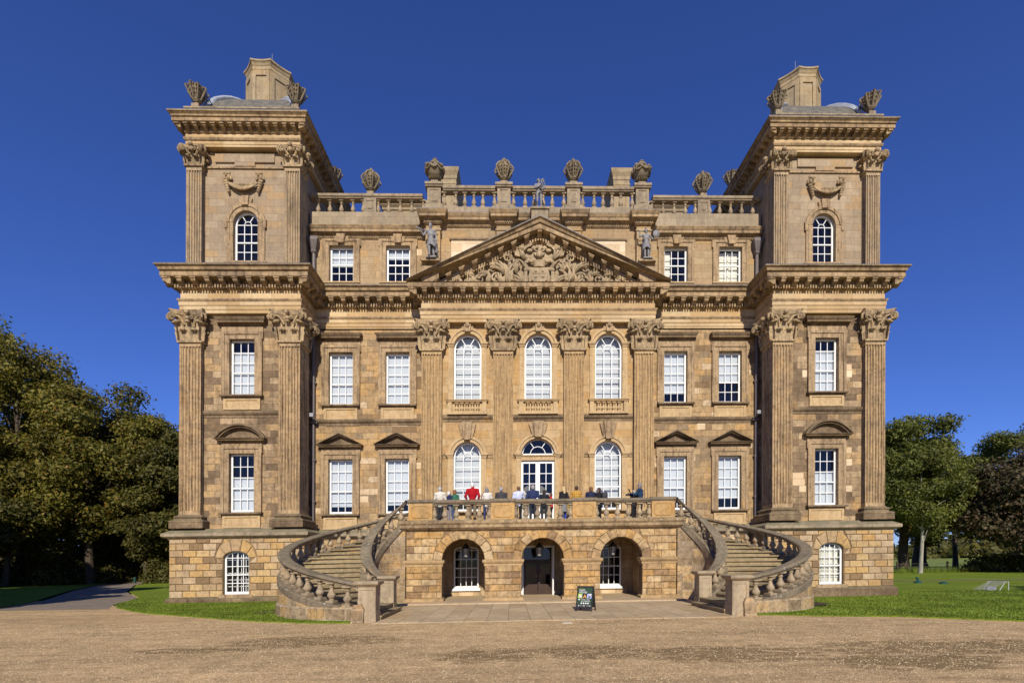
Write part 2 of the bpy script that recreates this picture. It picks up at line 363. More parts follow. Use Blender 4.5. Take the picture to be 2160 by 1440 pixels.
def moulded_frame(mb, w, z0, z1, t, proj=.09, ear=.05, earh=.32):
    """architrave in two stepped bands round a rectangular opening, with ears at the top"""
    h = w/2
    for s in (-1, 1):
        xa, xb = sorted((s*h, s*(h+t))); mb.box(xa, xb, -proj, .02, z0, z1 - .0)
        xa, xb = sorted((s*(h+t*.62), s*(h+t+.012))); mb.box(xa, xb, -proj-.035, .02, z0, z1 + t*.62)
        xa, xb = sorted((s*(h+t), s*(h+t+ear))); mb.box(xa, xb, -proj-.03, .02, z1 + t - earh, z1 + t - .003)
    mb.box(-h-t*.62+.002, h+t*.62-.002, -proj+.003, .02, z1, z1+t*.62)
    mb.box(-h-t, h+t, -proj-.038, .02, z1+t*.62, z1+t)
def mould_shelf(mb, x, z0, z1, proj, prof=None):
    """projecting moulded shelf with returned ends"""
    H = z1 - z0
    prof = prof or [(0,0), (.12,.02), (.2,.18), (.32,.3), (.75,.36), (.78,.62), (.86,.66), (1,.92), (1,1), (0,1.08)]
    mb.sweep([(-x+proj, .02), (-x+proj, 0), (x-proj, 0), (x-proj, .02)], [(a*proj, z0 + b*H) for a, b in prof])
def apron(mb, x, z0, z1):
    mb.box(-x, x, -.05, .02, z0, z1)
    w = .05
    for (a, b, c, d) in ((-x, x, z1-.07, z1-.001), (-x, x, z0, z0+.09), (-x, -x+.12, z0+.09, z1-.07), (x-.12, x, z0+.09, z1-.07)): mb.box(a, b, -.085, -.048, c, d)
def surround_lintel(w):
    mb = MB(); moulded_frame(mb, w, 9.33, 11.85, .33); mb.box(-w/2-.36, w/2+.36, -.06, .02, 12.19, 12.40); return mb
def surround_floor1(w):
    mb = MB(); moulded_frame(mb, w, 4.04, 6.69, .33); mb.box(-w/2-.36, w/2+.36, -.06, .02, 7.03, 7.18); return mb
def ped_tri(mb, x, z0, z1, proj=.32):
    mould_shelf(mb, x, z0, z0+.17, proj)
    zt = z1; e = .14
    for s in (-1, 1):
        for (d0, d1, h0, h1) in ((0, proj, -.075, 0.0), (0, proj*.72, -.15, -.075), (0, proj*.3, -.2, -.15)):
            n = len(mb.v)
            def zz(u, hv): return max(z0+.165, z0+.17 + (zt - z0 - .17)*u + hv)
            pts = [(s*x, 0), (0, 1)]
            V = []
            for (px, u) in pts:
                for d in (d0, d1):
                    for hv in (h0, h1): V.append((px if u else s*(x - (proj-d1)*.9), -d + (.02 if d == 0 else 0), zz(u, hv)))
            mb.v += V
            for f in ((0,1,5,4), (2,3,7,6), (1,3,7,5), (0,2,6,4), (0,1,3,2)): mb.f.append(tuple(n+i for i in f))
    mb.face((-x*.8, -.03, z0+.15), (x*.8, -.03, z0+.15), (0, -.03, zt-.15))
def ped_seg(mb, x, z0, z1, proj=.32):
    mould_shelf(mb, x, z0, z0+.17, proj)
    rise = z1 - z0 - .17; r = (x*x + rise*rise)/(2*rise); cz = z1 - r; a = math.asin(x/r)
    for (d, t0, t1) in ((proj, 0, .08), (proj*.72, .08, .155), (proj*.3, .155, .2)):
        rs = []
        for k in range(17):
            th = -a + 2*a*k/16
            def pt(rr, dd): return (rr*math.sin(th)*(1 - (proj - d)*.0), -dd, max(cz + rr*math.cos(th), z0 + .165))
            rs.append([pt(r-t1, -.02), pt(r-t1, d), pt(r-t0, d), pt(r-t0, -.02)])
        mb.rings(rs)
    n = 12; mb.face(*[(-x*.85, -.03, z0+.15), (x*.85, -.03, z0+.15)] + [((r-.15)*math.sin(a*.85 - 1.7*a*k/n), -.03, cz + (r-.15)*math.cos(a*.85 - 1.7*a*k/n)) for k in range(n+1)])
def keystone(mb, z0, z1, w0, w1, proj):
    for (s, p, dz) in ((1.0, proj, 0), (1.75, proj*.55, .07)):
        n = len(mb.v); a, b = w0/2*s, w1/2*s
        mb.v += [(-a,-p,z0+dz), (a,-p,z0+dz), (b,-p,z1-dz), (-b,-p,z1-dz), (-a,.02,z0+dz), (a,.02,z0+dz), (b,.02,z1-dz), (-b,.02,z1-dz)]
        for f in ((0,1,2,3), (0,4,5,1), (1,5,6,2), (2,6,7,3), (3,7,4,0)): mb.f.append(tuple(n+i for i in f))
def arch_band(mb, r0, r1, sp, proj, n=24, rise=1.0, a0=0.0):
    rs = []
    for k in range(n+1):
        a = a0 + (math.pi - 2*a0)*k/n; c, s = -math.cos(a), math.sin(a)
        rs.append([(r0*c, .02, sp+rise*r0*s), (r0*c, -proj*.6, sp+rise*r0*s), ((r0*.45+r1*.55)*c, -proj*.6, sp+rise*(r0*.45+r1*.55)*s), ((r0*.45+r1*.55)*c, -proj, sp+rise*(r0*.45+r1*.55)*s), (r1*c, -proj, sp+rise*r1*s), (r1*c, .02, sp+rise*r1*s)])
    mb.rings(rs)

WIN = []   # list of openings for the walls: (plane key, xa, xb, za, zb, arch)
protos = {}
def window(kind, x, y, w, z0, z1, cols, rows, meet, arch=0.0, surround=None, trim='trim', extras=(), blind=(0, 1), bdist=.245, bmat='blind', bw=None, room='room', bar=.03):
    """one window = surround (part) > sash frame, glass pane, blind, room behind, sill ..."""
    key = (kind,)
    if key not in protos:
        sm = (surround or MB())
        ms = dict(sash_frame=sash_mesh(w, z0, z1, cols, rows, meet, arch, bar=bar), glass_pane=pane_mesh(w, z0, z1, arch), room_lining=room_mesh(w, z0, z1))
        o = sm.build('window', M[trim], house) if surround else None
        meshes = {}
        for k, mb in ms.items():
            me = bpy.data.meshes.new(k); me.from_pydata(mb.v, [], mb.f); me.materials.append(M[dict(sash_frame='white', glass_pane='glass', room_lining=room)[k]]); meshes[k] = me
        ex = []
        for (nm, mb, mt) in extras:
            me = bpy.data.meshes.new(nm); me.from_pydata(mb.v, [], mb.f); me.materials.append(M[mt]); ex.append((nm, me))
        protos[key] = (o.data if o else None, meshes, ex)
        if o: bpy.data.objects.remove(o)
    sme, meshes, ex = protos[key]
    o = bpy.data.objects.new('window', sme if sme else meshes['sash_frame']); COL.objects.link(o); o.parent = house; o.location = (x, y, 0)
    for k, me in meshes.items():
        if not sme and k == 'sash_frame': continue
        c = bpy.data.objects.new(k, me); COL.objects.link(c); c.parent = o
    for nm, me in ex:
        c = bpy.data.objects.new(nm, me); COL.objects.link(c); c.parent = o
    if blind:
        a, b = blind; mb = MB(); h = (bw or w)/2 - .04; za, zb = z0 + .06 + (z1 - z0 - .1)*a, z0 + .06 + (z1 - z0 - .1)*b
        n = 5
        for k in range(n): mb.face(*[(-h + 2*h*k/n, bdist + .006*(k % 2), za), (-h + 2*h*(k+1)/n, bdist + .006*((k+1) % 2), za), (-h + 2*h*(k+1)/n, bdist + .006*((k+1) % 2), zb), (-h + 2*h*k/n, bdist + .006*(k % 2), zb)])
        mb.build('blind', M[bmat], o)
    return o
TWX = 13.45
def sill_mb(x, z0, z1, proj=.2): mb = MB(); mould_shelf(mb, x, z0, z1, proj, [(0,0), (.5,.1), (.6,.4), (1,.5), (1,.95), (0,1.1)]); return mb
def lintel_mb(x, z0, z1): mb = MB(); mould_shelf(mb, x, z0, z1, .34); return mb
def apron_mb(x, z0, z1): mb = MB(); apron(mb, x, z0, z1); return mb
def pedm(fn, x, z0, z1): mb = MB(); fn(mb, x, z0, z1); return mb

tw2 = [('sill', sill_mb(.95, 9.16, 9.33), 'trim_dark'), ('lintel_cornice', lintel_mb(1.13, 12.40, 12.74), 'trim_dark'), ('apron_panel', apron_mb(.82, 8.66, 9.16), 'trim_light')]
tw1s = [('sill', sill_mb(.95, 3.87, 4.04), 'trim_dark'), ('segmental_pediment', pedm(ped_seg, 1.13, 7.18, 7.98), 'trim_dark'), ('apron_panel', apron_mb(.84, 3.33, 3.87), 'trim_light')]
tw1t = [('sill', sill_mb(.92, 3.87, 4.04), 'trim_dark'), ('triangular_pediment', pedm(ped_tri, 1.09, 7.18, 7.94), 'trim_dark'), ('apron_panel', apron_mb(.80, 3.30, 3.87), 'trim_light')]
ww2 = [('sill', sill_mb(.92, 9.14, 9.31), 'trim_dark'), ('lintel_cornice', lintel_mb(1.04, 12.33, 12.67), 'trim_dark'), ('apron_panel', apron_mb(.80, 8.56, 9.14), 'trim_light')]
for s in (-1, 1):
    WIN += [('tower', s*TWX-.56, s*TWX+.56, 9.33, 11.85, 0), ('tower', s*TWX-.56, s*TWX+.56, 4.04, 6.69, 0), ('upper', s*13.40-.55, s*13.40+.55, 15.46, 17.78, 1.0), ('base', s*13.50-.56, s*13.50+.56, .36, 2.27, .52)]
    window('tower2', s*TWX, .25, 1.12, 9.33, 11.85, 3, 5, 2, 0, surround_lintel(1.12), 'trim', tw2, (0, .80))
    window('tower1', s*TWX, .25, 1.12, 4.04, 6.69, 3, 5, 2, 0, surround_floor1(1.12), 'trim', tw1s, (0, .60))
    um = MB(); arch_band(um, .55, .88, 17.23, .10)
    for q in (-1, 1):
        xa, xb = sorted((q*.55, q*.86)); um.box(xa, xb, -.08, .02, 15.46, 17.2); xa, xb = sorted((q*.80, q*.93)); um.box(xa, xb, -.11, .02, 16.95, 17.35)
    km = MB(); keystone(km, 17.97, 18.38, .28, .34, .16)
    window('upper', s*13.40, .40, 1.10, 15.46, 17.78, 3, 4, 2, 1.0, um, 'trim', [('keystone', km, 'trim'), ('sill', sill_mb(.95, 15.3, 15.46, .12), 'trim')], None if s < 0 else None)
    bm_ = MB(); bm_.box(-.74, .74, -.06, .02, .12, .36)
    sec = None
    o = window('base' + str(s), s*13.50, -.12, 1.12, .36, 2.27, 4, 4, 2, .52, bm_, 'trim', [], (0, .93) if s > 0 else None, .30, 'shutter')
    mb = MB()
    for k in range(1, 5): mb.box(-.5 + k*.2-.014, -.5 + k*.2+.014, .25, .27, .45, 2.15)
    for k in range(1, 6): mb.box(-.5, .5, .25, .268, .4 + k*.3-.014, .4 + k*.3+.014)
    mb.build('secondary_bars', M['white'], o)
    for i, (xw, b2, b1) in enumerate(((6.80, (.19, 1) if s > 0 else (0, 1), (.14, 1)), (9.52, (.42, 1) if s > 0 else (0, 1), (.19, 1) if s > 0 else (.12, 1)))):
        WIN += [('wing', s*xw-.575, s*xw+.575, 9.31, 11.82, 0), ('wing', s*xw-.575, s*xw+.575, 4.05, 6.68, 0), ('atticw', s*xw-.575, s*xw+.575, 15.25, 17.0, 0)]
        window('wing2', s*xw, 1.65, 1.15, 9.31, 11.82, 3, 5, 2, 0, surround_lintel(1.15), 'trim', ww2, b2)
        window('wing1', s*xw, 1.65, 1.15, 4.05, 6.68, 3, 5, 2, 0, surround_floor1(1.15), 'trim', tw1t, b1)
        am = MB(); moulded_frame(am, 1.15, 15.25, 17.0, .30, .08, .06, .34)
        km = MB(); keystone(km, 17.08, 17.6, .3, .46, .2)
        bl = {(-1, 0): (.70, .97), (-1, 1): (.5, .97), (1, 0): None, (1, 1): (0, .97)}[(s, i)]
        o = window('attic', s*xw, 1.65, 1.15, 15.25, 17.0, 3, 4, 2, 0, am, 'trim', [('keystone', km, 'trim'), ('sill', sill_mb(.9, 15.12, 15.25, .12), 'trim_light')], bl, .32 if s > 0 else .245, 'shutter' if s > 0 else 'blind')
        if s > 0 and i == 0:
            mb = MB(); mb.box(-.53, -.2, .28, .31, 15.33, 16.9); mb.build('folded_shutter', M['shutter'], o)
        if s > 0 and i == 1:
            mb = MB(); mb.box(-.03, .03, .27, .315, 15.33, 16.9); mb.box(-.05, .05, .26, .28, 16.1, 16.16); mb.build('shutter_bar', M['shutter'], o)
# centre: arched windows
CW = 1.31
def imposts(mb, zi0, zi1, zb, w, jw=.25):
    for q in (-1, 1):
        xa, xb = sorted((q*w/2, q*(w/2+jw))); mb.box(xa, xb, -.09, .02, zb, zi0)
        for (e, pz0, pz1) in ((.02, zi0, zi0+.07), (.05, zi0+.07, zi0+.13), (.09, zi0+.13, zi1)):
            xa, xb = sorted((q*(w/2), q*(w/2+jw+e))); mb.box(xa, xb, -.10-e, .02, pz0, pz1)
for xc in (-3.38, 0.0, 3.38):
    sm = MB(); arch_band(sm, CW/2, CW/2+.27, 11.86, .11); imposts(sm, 11.84, 12.03, 9.33, CW)
    km = MB(); keystone(km, 12.55, 13.04, .26, .36, .22); km.ball((0, -.24, 12.85), .1, .07, .13)
    WIN.append(('centre', xc-CW/2, xc+CW/2, 9.33, 12.50, 1.0))
    window('centre2', xc, 1.15, CW, 9.33, 12.50, 3, 5, 2, 1.0, sm, 'trim_light', [('keystone', km, 'trim')], (0, 1.0), .42, 'blind_white', room='roomlight')
    if xc:
        sm = MB(); arch_band(sm, CW/2, CW/2+.27, 6.70, .11); imposts(sm, 6.57, 6.80, 4.05, CW)
        km = MB(); keystone(km, 7.42, 8.26, .28, .48, .24)
        WIN.append(('centre', xc-CW/2, xc+CW/2, 4.05, 7.35, 1.0))
        window('centre1', xc, 1.15, CW, 4.05, 7.35, 3, 5, 2, 1.0, sm, 'trim_light', [('keystone', km, 'trim'), ('sill', sill_mb(.95, 3.9, 4.05), 'trim')], (.14, 1.0), .42, 'blind_white', room='roomlight')
# garden door with fanlight
WIN.append(('centre', -.80, .80, 3.3, 7.47, 1.0))
sm = MB(); arch_band(sm, .80, 1.03, 6.70, .12); imposts(sm, 6.57, 6.80, 3.3, 1.60, .24); sm.box(-.80, .80, .02, .2, 6.46, 6.70); sm.box(-.84, .84, -.03, .2, 6.66, 6.72)
o = sm.build('french_door', M['trim_light'], house, loc=(0, 1.15, 0))
km = MB(); keystone(km, 7.52, 8.27, .30, .52, .26); km.build('keystone', M['trim'], o)
mb = MB(); ribbon(mb, arcpts(.76, 6.73, 18), .08, .12, .18); mb.box(-.8, .8, .12, .18, 6.72, 6.8); ribbon(mb, arcpts(.36, 6.78, 12), .03, .135, .165)
for a in (R(58), R(122)): ribbon(mb, [(-.36*math.cos(a), 6.78+.36*math.sin(a)), (-.74*math.cos(a), 6.75+.74*math.sin(a))], .03, .135, .165)
mb.build('fanlight_frame', M['white'], o)
for q in (-1, 1):
    mb = MB(); x0, x1 = (-.8, -.005) if q < 0 else (.005, .8)
    mb.box(x0, x0+.1, .12, .18, 3.32, 6.45); mb.box(x1-.1, x1, .12, .18, 3.32, 6.45); mb.box(x0+.1, x1-.1, .12, .18, 6.33, 6.45); mb.box(x0+.1, x1-.1, .12, .18, 3.32, 3.9)
    xm = (x0+x1)/2; mb.box(xm-.016, xm+.016, .13, .17, 3.9, 6.33)
    for k in range(1, 5): z = 3.9 + 2.43*k/5; mb.box(x0+.1, x1-.1, .132, .168, z-.016, z+.016)
    mb.build('door_leaf', M['white'], o)
pane_mesh(1.6, 3.3, 7.47, 1.0, .155).build('glass_pane', M['glass'], o); room_mesh(1.6, 3.3, 7.47, 2.5).build('room_lining', M['room'], o)

# ---- walls
def ops(k): return [w[1:] for w in WIN if w[0] == k]
for s in (-1, 1):
    def sel(k): return [q for q in ops(k) if (q[0] > 0) == (s > 0)]
    xa, xb = sorted((s*10.99, s*15.9))
    mb = MB(); wall(mb, xa, xb, 3.1, 12.98, .25, sel('tower'))
    mb.face((s*15.9,.25,3.1), (s*15.9,9,3.1), (s*15.9,9,13), (s*15.9,.25,13)); mb.face((s*10.99,.25,3.1), (s*10.99,1.9,3.1), (s*10.99,1.9,13), (s*10.99,.25,13))
    mb.build('tower_wall', M['wall_tower'], house)
    xa, xb = sorted((s*11.08, s*15.72))
    mb = MB(); wall(mb, xa, xb, 14.6, 20.4, .40, sel('upper'))
    for q in (11.08, 15.72): mb.face((s*q,.40,14.6), (s*q,5.1,14.6), (s*q,5.1,20.4), (s*q,.40,20.4))
    mb.face((xa,5.1,14.6), (xa,5.1,20.4), (xb,5.1,20.4), (xb,5.1,14.6))
    mb.build('upper_tower_wall', M['wall_upper'], house)
    xa, xb = sorted((s*5.4, s*10.995))
    mb = MB(); wall(mb, xa, xb, 2.9, 13.0, 1.65, sel('wing')); mb.build('wing_wall', M['wall_wing'], house)
    mb = MB(); wall(mb, xa, xb + (0 if s < 0 else .2), 14.6, 17.5, 1.65, sel('atticw')); mb.build('attic_wall', M['wall_attic'], house)
    # plain flank and back behind the towers
    mb = MB(); xo, xi = sorted((s*15.2, s*15.6)); mb.box(xo, xi, 9, 20, 0, 14.5); mb.build('flank_wall', M['wall_tower'], house)
mb = MB(); wall(mb, -5.41, 5.41, 2.9, 12.98, 1.15, ops('centre'))
for s in (-1, 1): mb.face((s*5.41,1.15,2.9), (s*5.41,1.7,2.9), (s*5.41,1.7,12.98), (s*5.41,1.15,12.98))
mb.build('centre_wall', M['wall_centre'], house)
mb = MB(); wall(mb, -5.42, 5.42, 14.6, 18.0, 1.25, []); 
for s in (-1, 1): mb.face((s*5.42,1.25,14.6), (s*5.42,6,14.6), (s*5.42,6,18.2), (s*5.42,1.25,18.2))
mb.build('attic_wall', M['wall_attic'], house)
mb = MB(); mb.box(-15.3, 15.3, 19.5, 20, 0, 17.5); mb.box(-10.9, 10.9, 1.7, 19.5, 17.5, 17.7); mb.box(-15.6, 15.6, 5.2, 20, 14.4, 14.6); mb.build('flat_roof', M['flash'], house)

# pale renewed stones let into the old walls, 3 mm proud
for (xa, xb, za, zb, y) in ((12.33,12.66,10.04,10.37,.25), (14.41,14.68,10.36,10.64,.25), (14.41,14.69,10.03,10.35,.25), (14.42,14.69,6.47,6.75,.25), (14.41,14.70,5.89,6.18,.25), (14.40,14.72,4.66,4.95,.25), (12.20,12.52,4.68,4.97,.25), (11.85,12.46,4.98,5.28,.25), (11.75,12.40,5.29,5.57,.25), (-6.15,-5.66,16.56,16.86,1.65), (-6.02,-5.5,6.2,6.5,1.65), (7.9,8.3,8.0,8.3,1.65), (-8.6,-8.2,4.6,4.9,1.65)):
    mb = MB(); mb.box(xa, xb, y-.003, y+.05, za, zb); mb.build('renewed_stone', M['panel_new'], house)

# ---- pilasters
def fluted(mb, x0, x1, y0, y1, z0, z1, nf=7, dep=.075):
    """square shaft with nf flutes on every side"""
    W = x1 - x0
    def side(p, q, n):
        d = (q - p); L = d.length; d /= L; pts = []; m = L/nf
        for k in range(nf):
            c = (k + .5)*m; r = m*.40
            pts.append(p + d*(c - m/2 + .0001))
            for j in range(5):
                a = math.pi*j/4; pts.append(p + d*(c - r*math.cos(a)) - n*(dep*math.sin(a)))
        return pts
    c = [Vector((x0,y0)), Vector((x1,y0)), Vector((x1,y1)), Vector((x0,y1))]; nn = [Vector((0,-1)), Vector((1,0)), Vector((0,1)), Vector((-1,0))]
    ring = []
    for i in range(4): ring += side(c[i], c[(i+1) % 4], nn[i])
    e = .001; zc = .16
    mb.rings([[(p.x, p.y, z) for p in ring] for z in (z0+zc, z1-zc)], cap0=False, cap1=False)
    mb.box(x0-e, x1+e, y0-e, y1+e, z0, z0+zc); mb.box(x0-e, x1+e, y0-e, y1+e, z1-zc, z1)
def capital_mb(w, h, over):
    """Corinthian capital on a square of width w: astragal, bell, two rows of leaves, volutes, concave abacus; z from 0 to h"""
    mb = MB(); a = w/2
    mb.box(-a-.07, a+.07, -a-.07, a+.07, 0, .075); 
    mb.rings([[(sx*r, sy*r, z) for sx, sy in ((-1,-1),(1,-1),(1,1),(-1,1))] for r, z in ((a-.05, .07), (a-.06, .5*h), (a-.02, .78*h), (a+.10, .86*h))])
    dirs = [(Vector((0,-1,0)), Vector((1,0,0))), (Vector((1,0,0)), Vector((0,1,0))), (Vector((0,1,0)), Vector((-1,0,0))), (Vector((-1,0,0)), Vector((0,-1,0)))]
    def leaf(o, n, t, wd, ht, curl):
        nv, nu = 9, 7; g = []
        for i in range(nv + 1):
            v = i/nv
            if v < .78: zz = ht*v/.78*.98; out = .035 + .05*v + curl*.25*(v/.78)**3
            else:
                b = (v - .78)/.22*math.pi*.95; rr = curl*.38; zz = ht*.98 + rr*math.sin(b)*.8 - (0 if b < 1.5 else rr*.5*(b-1.5)); out = .035 + .039 + curl*.25 + rr*(1 - math.cos(b))
            ww = wd/2*(.78 + .35*math.sin(math.pi*min(1, v*1.05)))*(1 - .45*max(0, v-.7)/.3)*(1 + .13*math.sin(v*26))
            row = []
            for j in range(nu):
                u = -1 + 2*j/(nu - 1); dip = .03*abs(u)**1.5 + (.018 if j % 2 else 0)
                row.append(o + t*(ww*u) + n*(out - dip) + Vector((0,0,zz - .05*abs(u)*(v > .7))))
            g.append(row)
        mb.rings(g, close=False)
        k = g[-3:]; c = o + n*(.07 + curl*.75) + Vector((0,0,ht*.95)); mb.ball(c, wd*.30 if abs(n.y) > .5 else curl*.35, curl*.35 if abs(n.y) > .5 else wd*.30, curl*.3, 8, 5)
    for n, t in dirs:
        f = n*(a - .02)
        for q in (-.5, .5): leaf(f + t*(q*a*1.02) + Vector((0,0,.075)), n, t, a*.86, h*.34, .17)
        for q in (-1, 0, 1): leaf(f + t*(q*a*.98) + n*.0 + Vector((0,0,.075)), n, t, a*.74, h*.60, .22)
        mb.ball(n*(a + .24) + Vector((0,0,h*.90)), .11, .11, .11, 8, 6); mb.ball(n*(a + .16) + Vector((0,0,h*.73)), .13, .13, .1, 8, 6)
        for q in (-1, 1):   # caulicole stalk sweeping up to the corner, inner helix
            p0 = f + t*(q*a*.42) + n*.07 + Vector((0,0,h*.56))
            mb.tube([p0, p0 + t*(q*.1) + n*.05 + Vector((0,0,h*.13)), p0 + t*(q*a*.45) + n*.09 + Vector((0,0,h*.24)), f + t*(q*a*1.15) + n*.2 + Vector((0,0,h*.30 + h*.52))], [.05,.06,.055,.04], 6)
            c = f + t*(q*a*.24) + n*.16 + Vector((0,0,h*.76)); sp = []
            for k in range(12):
                th = k/11*math.pi*2.6; rr = .10*(1 - k/14); sp.append(c + t*(q*-1*rr*math.cos(th)) + Vector((0,0,rr*math.sin(th))))
            mb.tube(sp, .032, 5)
    for sx in (-1, 1):
        for sy in (-1, 1):
            d = Vector((sx, sy, 0)).normalized(); c = d*(a*1.41 + over*.98) + Vector((0,0,h*.75)); sp = []
            side = Vector((-d.y, d.x, 0))
            for off in (-.075, .075):
                sp = []
                for k in range(16):
                    th = math.pi*.5 - k/15*math.pi*3.1; rr = .155*(1 - k/19); sp.append(c + side*off + d*(rr*math.cos(th)) + Vector((0,0,rr*math.sin(th))))
                mb.tube(sp, .048, 6)
            mb.tube([d*(a*1.2) + Vector((0,0,h*.62)), d*(a*1.33 + over*.3) + Vector((0,0,h*.80)), c + Vector((0,0,.15))], [.08,.08,.09], 6)
            mb.ball(d*(a*1.41 + over*.55) + Vector((0,0,h*.60)), .13, .13, .07, 8, 5)
    pts = lambda g: [p for i, (n, t) in enumerate(dirs) for p in [n*(g - (.62*(over))*(1 - (2*k/8 - 1)**2)) + t*((2*k/8 - 1)*(g - .07*(abs(2*k/8 - 1) > .99))) for k in range(9)]]
    rs = []
    for (g, z) in ((a+over-.09, .875*h), (a+over-.05, .92*h), (a+over-.05, .93*h), (a+over, .97*h), (a+over, h)): rs.append([(p.x, p.y, z) for p in pts(g)])
    mb.rings(rs); return mb
def base_mb(w, h):
    mb = MB(); a = w/2
    mb.rings([[(sx*(a+e), sy*(a+e), z) for sx, sy in ((-1,-1),(1,-1),(1,1),(-1,1))] for e, z in ((.26, 0), (.26, h*.36), (.25, h*.38), (.27, h*.47), (.24, h*.56), (.14, h*.6), (.09, h*.7), (.12, h*.76), (.15, h*.82), (.12, h*.88), (.05, h*.92), (.02, h))]); return mb
def mkmesh(mb, name, mat, smooth=None):
    o = mb.build(name, M[mat], None, smooth=smooth or False); me = o.data; bpy.data.objects.remove(o); return me
cap_big = mkmesh(capital_mb(.95, 1.40, .32), 'capital', 'capital', 50); cap_small = mkmesh(capital_mb(.68, .92, .17), 'capital', 'capital', 50)
base_big = mkmesh(base_mb(.95, .62), 'pilaster_base', 'trim_dark')
def pilaster(x, y, w, z0, z1, mat, cap, zc, nf=7, base=None):
    mb = MB(); fluted(mb, -w/2, w/2, 0, w, z0, z1, nf); o = mb.build('pilaster', M[mat], house, loc=(x, y, 0))
    c = link('capital', cap, None, o, (0, w/2, zc))
    if base: link('pilaster_base', base, None, o, (0, w/2, z0 - .62))
for s in (-1, 1):
    for x in (15.63, 11.26): pilaster(s*x, 0, .95, 3.94, 11.60, 'pilaster', cap_big, 11.60, 7, base_big)
    for x in (15.58, 11.22): pilaster(s*x, .12, .68, 14.75, 19.56, 'pilaster_grey', cap_small, 19.56, 6)
for x in (-5.04, -1.68, 1.68, 5.04): pilaster(x, .85, .95, 3.94, 11.58, 'pilaster_light', cap_big, 11.57, 7, base_big)

# ---- entablature
EP = [(-16.08,20), (-16.08,.02), (-10.78,.02), (-10.78,1.65), (-5.54,1.65), (-5.54,.85), (5.54,.85), (5.54,1.65), (10.78,1.65), (10.78,.02), (16.08,.02), (16.08,20)]
mb = MB(); mb.sweep(EP, [(-.6,12.93), (0,12.93), (0,13.07), (.012,13.09), (.025,13.09), (.025,13.24), (.037,13.26), (.05,13.26), (.05,13.42)]); mb.sweep(EP, [(0,13.56), (0,13.94)])
mb.build('entablature', M['entab'], house)
def modillion(mb, p, n, t, d0, d1, z0, z1, w):
    o = Vector((p[0], p[1], 0)); n3 = Vector((n.x, n.y, 0)); t3 = Vector((t.x, t.y, 0)); H = z1 - z0
    mb.prism([(d0, z0), (d0+(d1-d0)*.35, z0+.02), (d0+(d1-d0)*.6, z0+H*.35), (d1-.05, z0+H*.42), (d1-.02, z0+H*.62), (d1-.02, z1-.055), (d0, z1-.055)], o, n3, Vector((0,0,1)), t3, w)
    mb.prism([(d0, z1-.055), (d1+.015, z1-.055), (d1+.02, z1-.001), (d0, z1-.001)], o, n3, Vector((0,0,1)), t3, w+.05)
def along(path, spacing, fn, ext=.0, segs=None):
    P = [Vector(p) for p in path]
    for i in range(len(P) - 1):
        if segs and i not in segs: continue
        d = P[i+1] - P[i]; L = d.length; d /= L; n = Vector((d.y, -d.x))
        def conv(j):
            if j <= 0 or j >= len(P) - 1: return 0
            a = (P[j] - P[j-1]); b = (P[j+1] - P[j]); return 1 if a.x*b.y - a.y*b.x > 0 else -1
        e0 = -ext if conv(i) > 0 else (ext if conv(i) < 0 else 0); e1 = ext if conv(i+1) > 0 else (-ext if conv(i+1) < 0 else 0)
        a, b = e0, L + e1
        if b - a < .15: continue
        m = max(1, round((b - a)/spacing))
        for k in range(m + 1): fn(P[i] + d*(a + (b - a)*k/m), n, d)
mb = MB()
prof = [(0,13.42), (.07,13.45), (.10,13.50), (.10,13.545), (0,13.56)]
mb.sweep(EP, [(.05,13.42)] + prof[1:]); mb.sweep(EP, [(0,13.94), (.04,13.96), (.06,13.985), (.06,14.15), (.11,14.16), (.15,14.2), (.15,14.285), (.53,14.29), (.53,14.30), (.545,14.31), (.545,14.48), (.50,14.49), (.50,14.525), (.545,14.54), (.0,14.55)])
CY = [(.545,14.54), (.585,14.555), (.59,14.58), (.61,14.65), (.66,14.69), (.66,14.70), (.69,14.705), (.70,14.71), (.70,14.755), (.0,14.86)]
cyL = MB(); cyL.sweep(EP[:4] + [(-5.2,1.65)], CY); cyR = MB(); cyR.sweep([(5.2,1.65)] + EP[8:], CY)
along(EP, .125, lambda p, n, t: mb.prism([(.05,13.955), (.225,13.955), (.225,14.15), (.05,14.15)], (p.x,p.y,0), (n.x,n.y,0), (0,0,1), (t.x,t.y,0), .07), .10)
along(EP, .60, lambda p, n, t: modillion(mb, p, n, t, .12, .50, 14.00, 14.288, .20), .36)
o = mb.build('main_cornice', M['cornice'], house); cyL.build('cymatium', M['cyma'], o); cyR.build('cymatium', M['cyma'], o)
# lead strip along the cornice tops
mb = MB(); mb.sweep(EP[:4] + [(-5.2,1.65)], [(.705,14.745), (.715,14.765), (.70,14.775), (.2,14.85)]); mb.sweep([(5.2,1.65)] + EP[8:], [(.705,14.745), (.715,14.765), (.70,14.775), (.2,14.85)]); mb.build('lead_flashing', M['flash'], house)

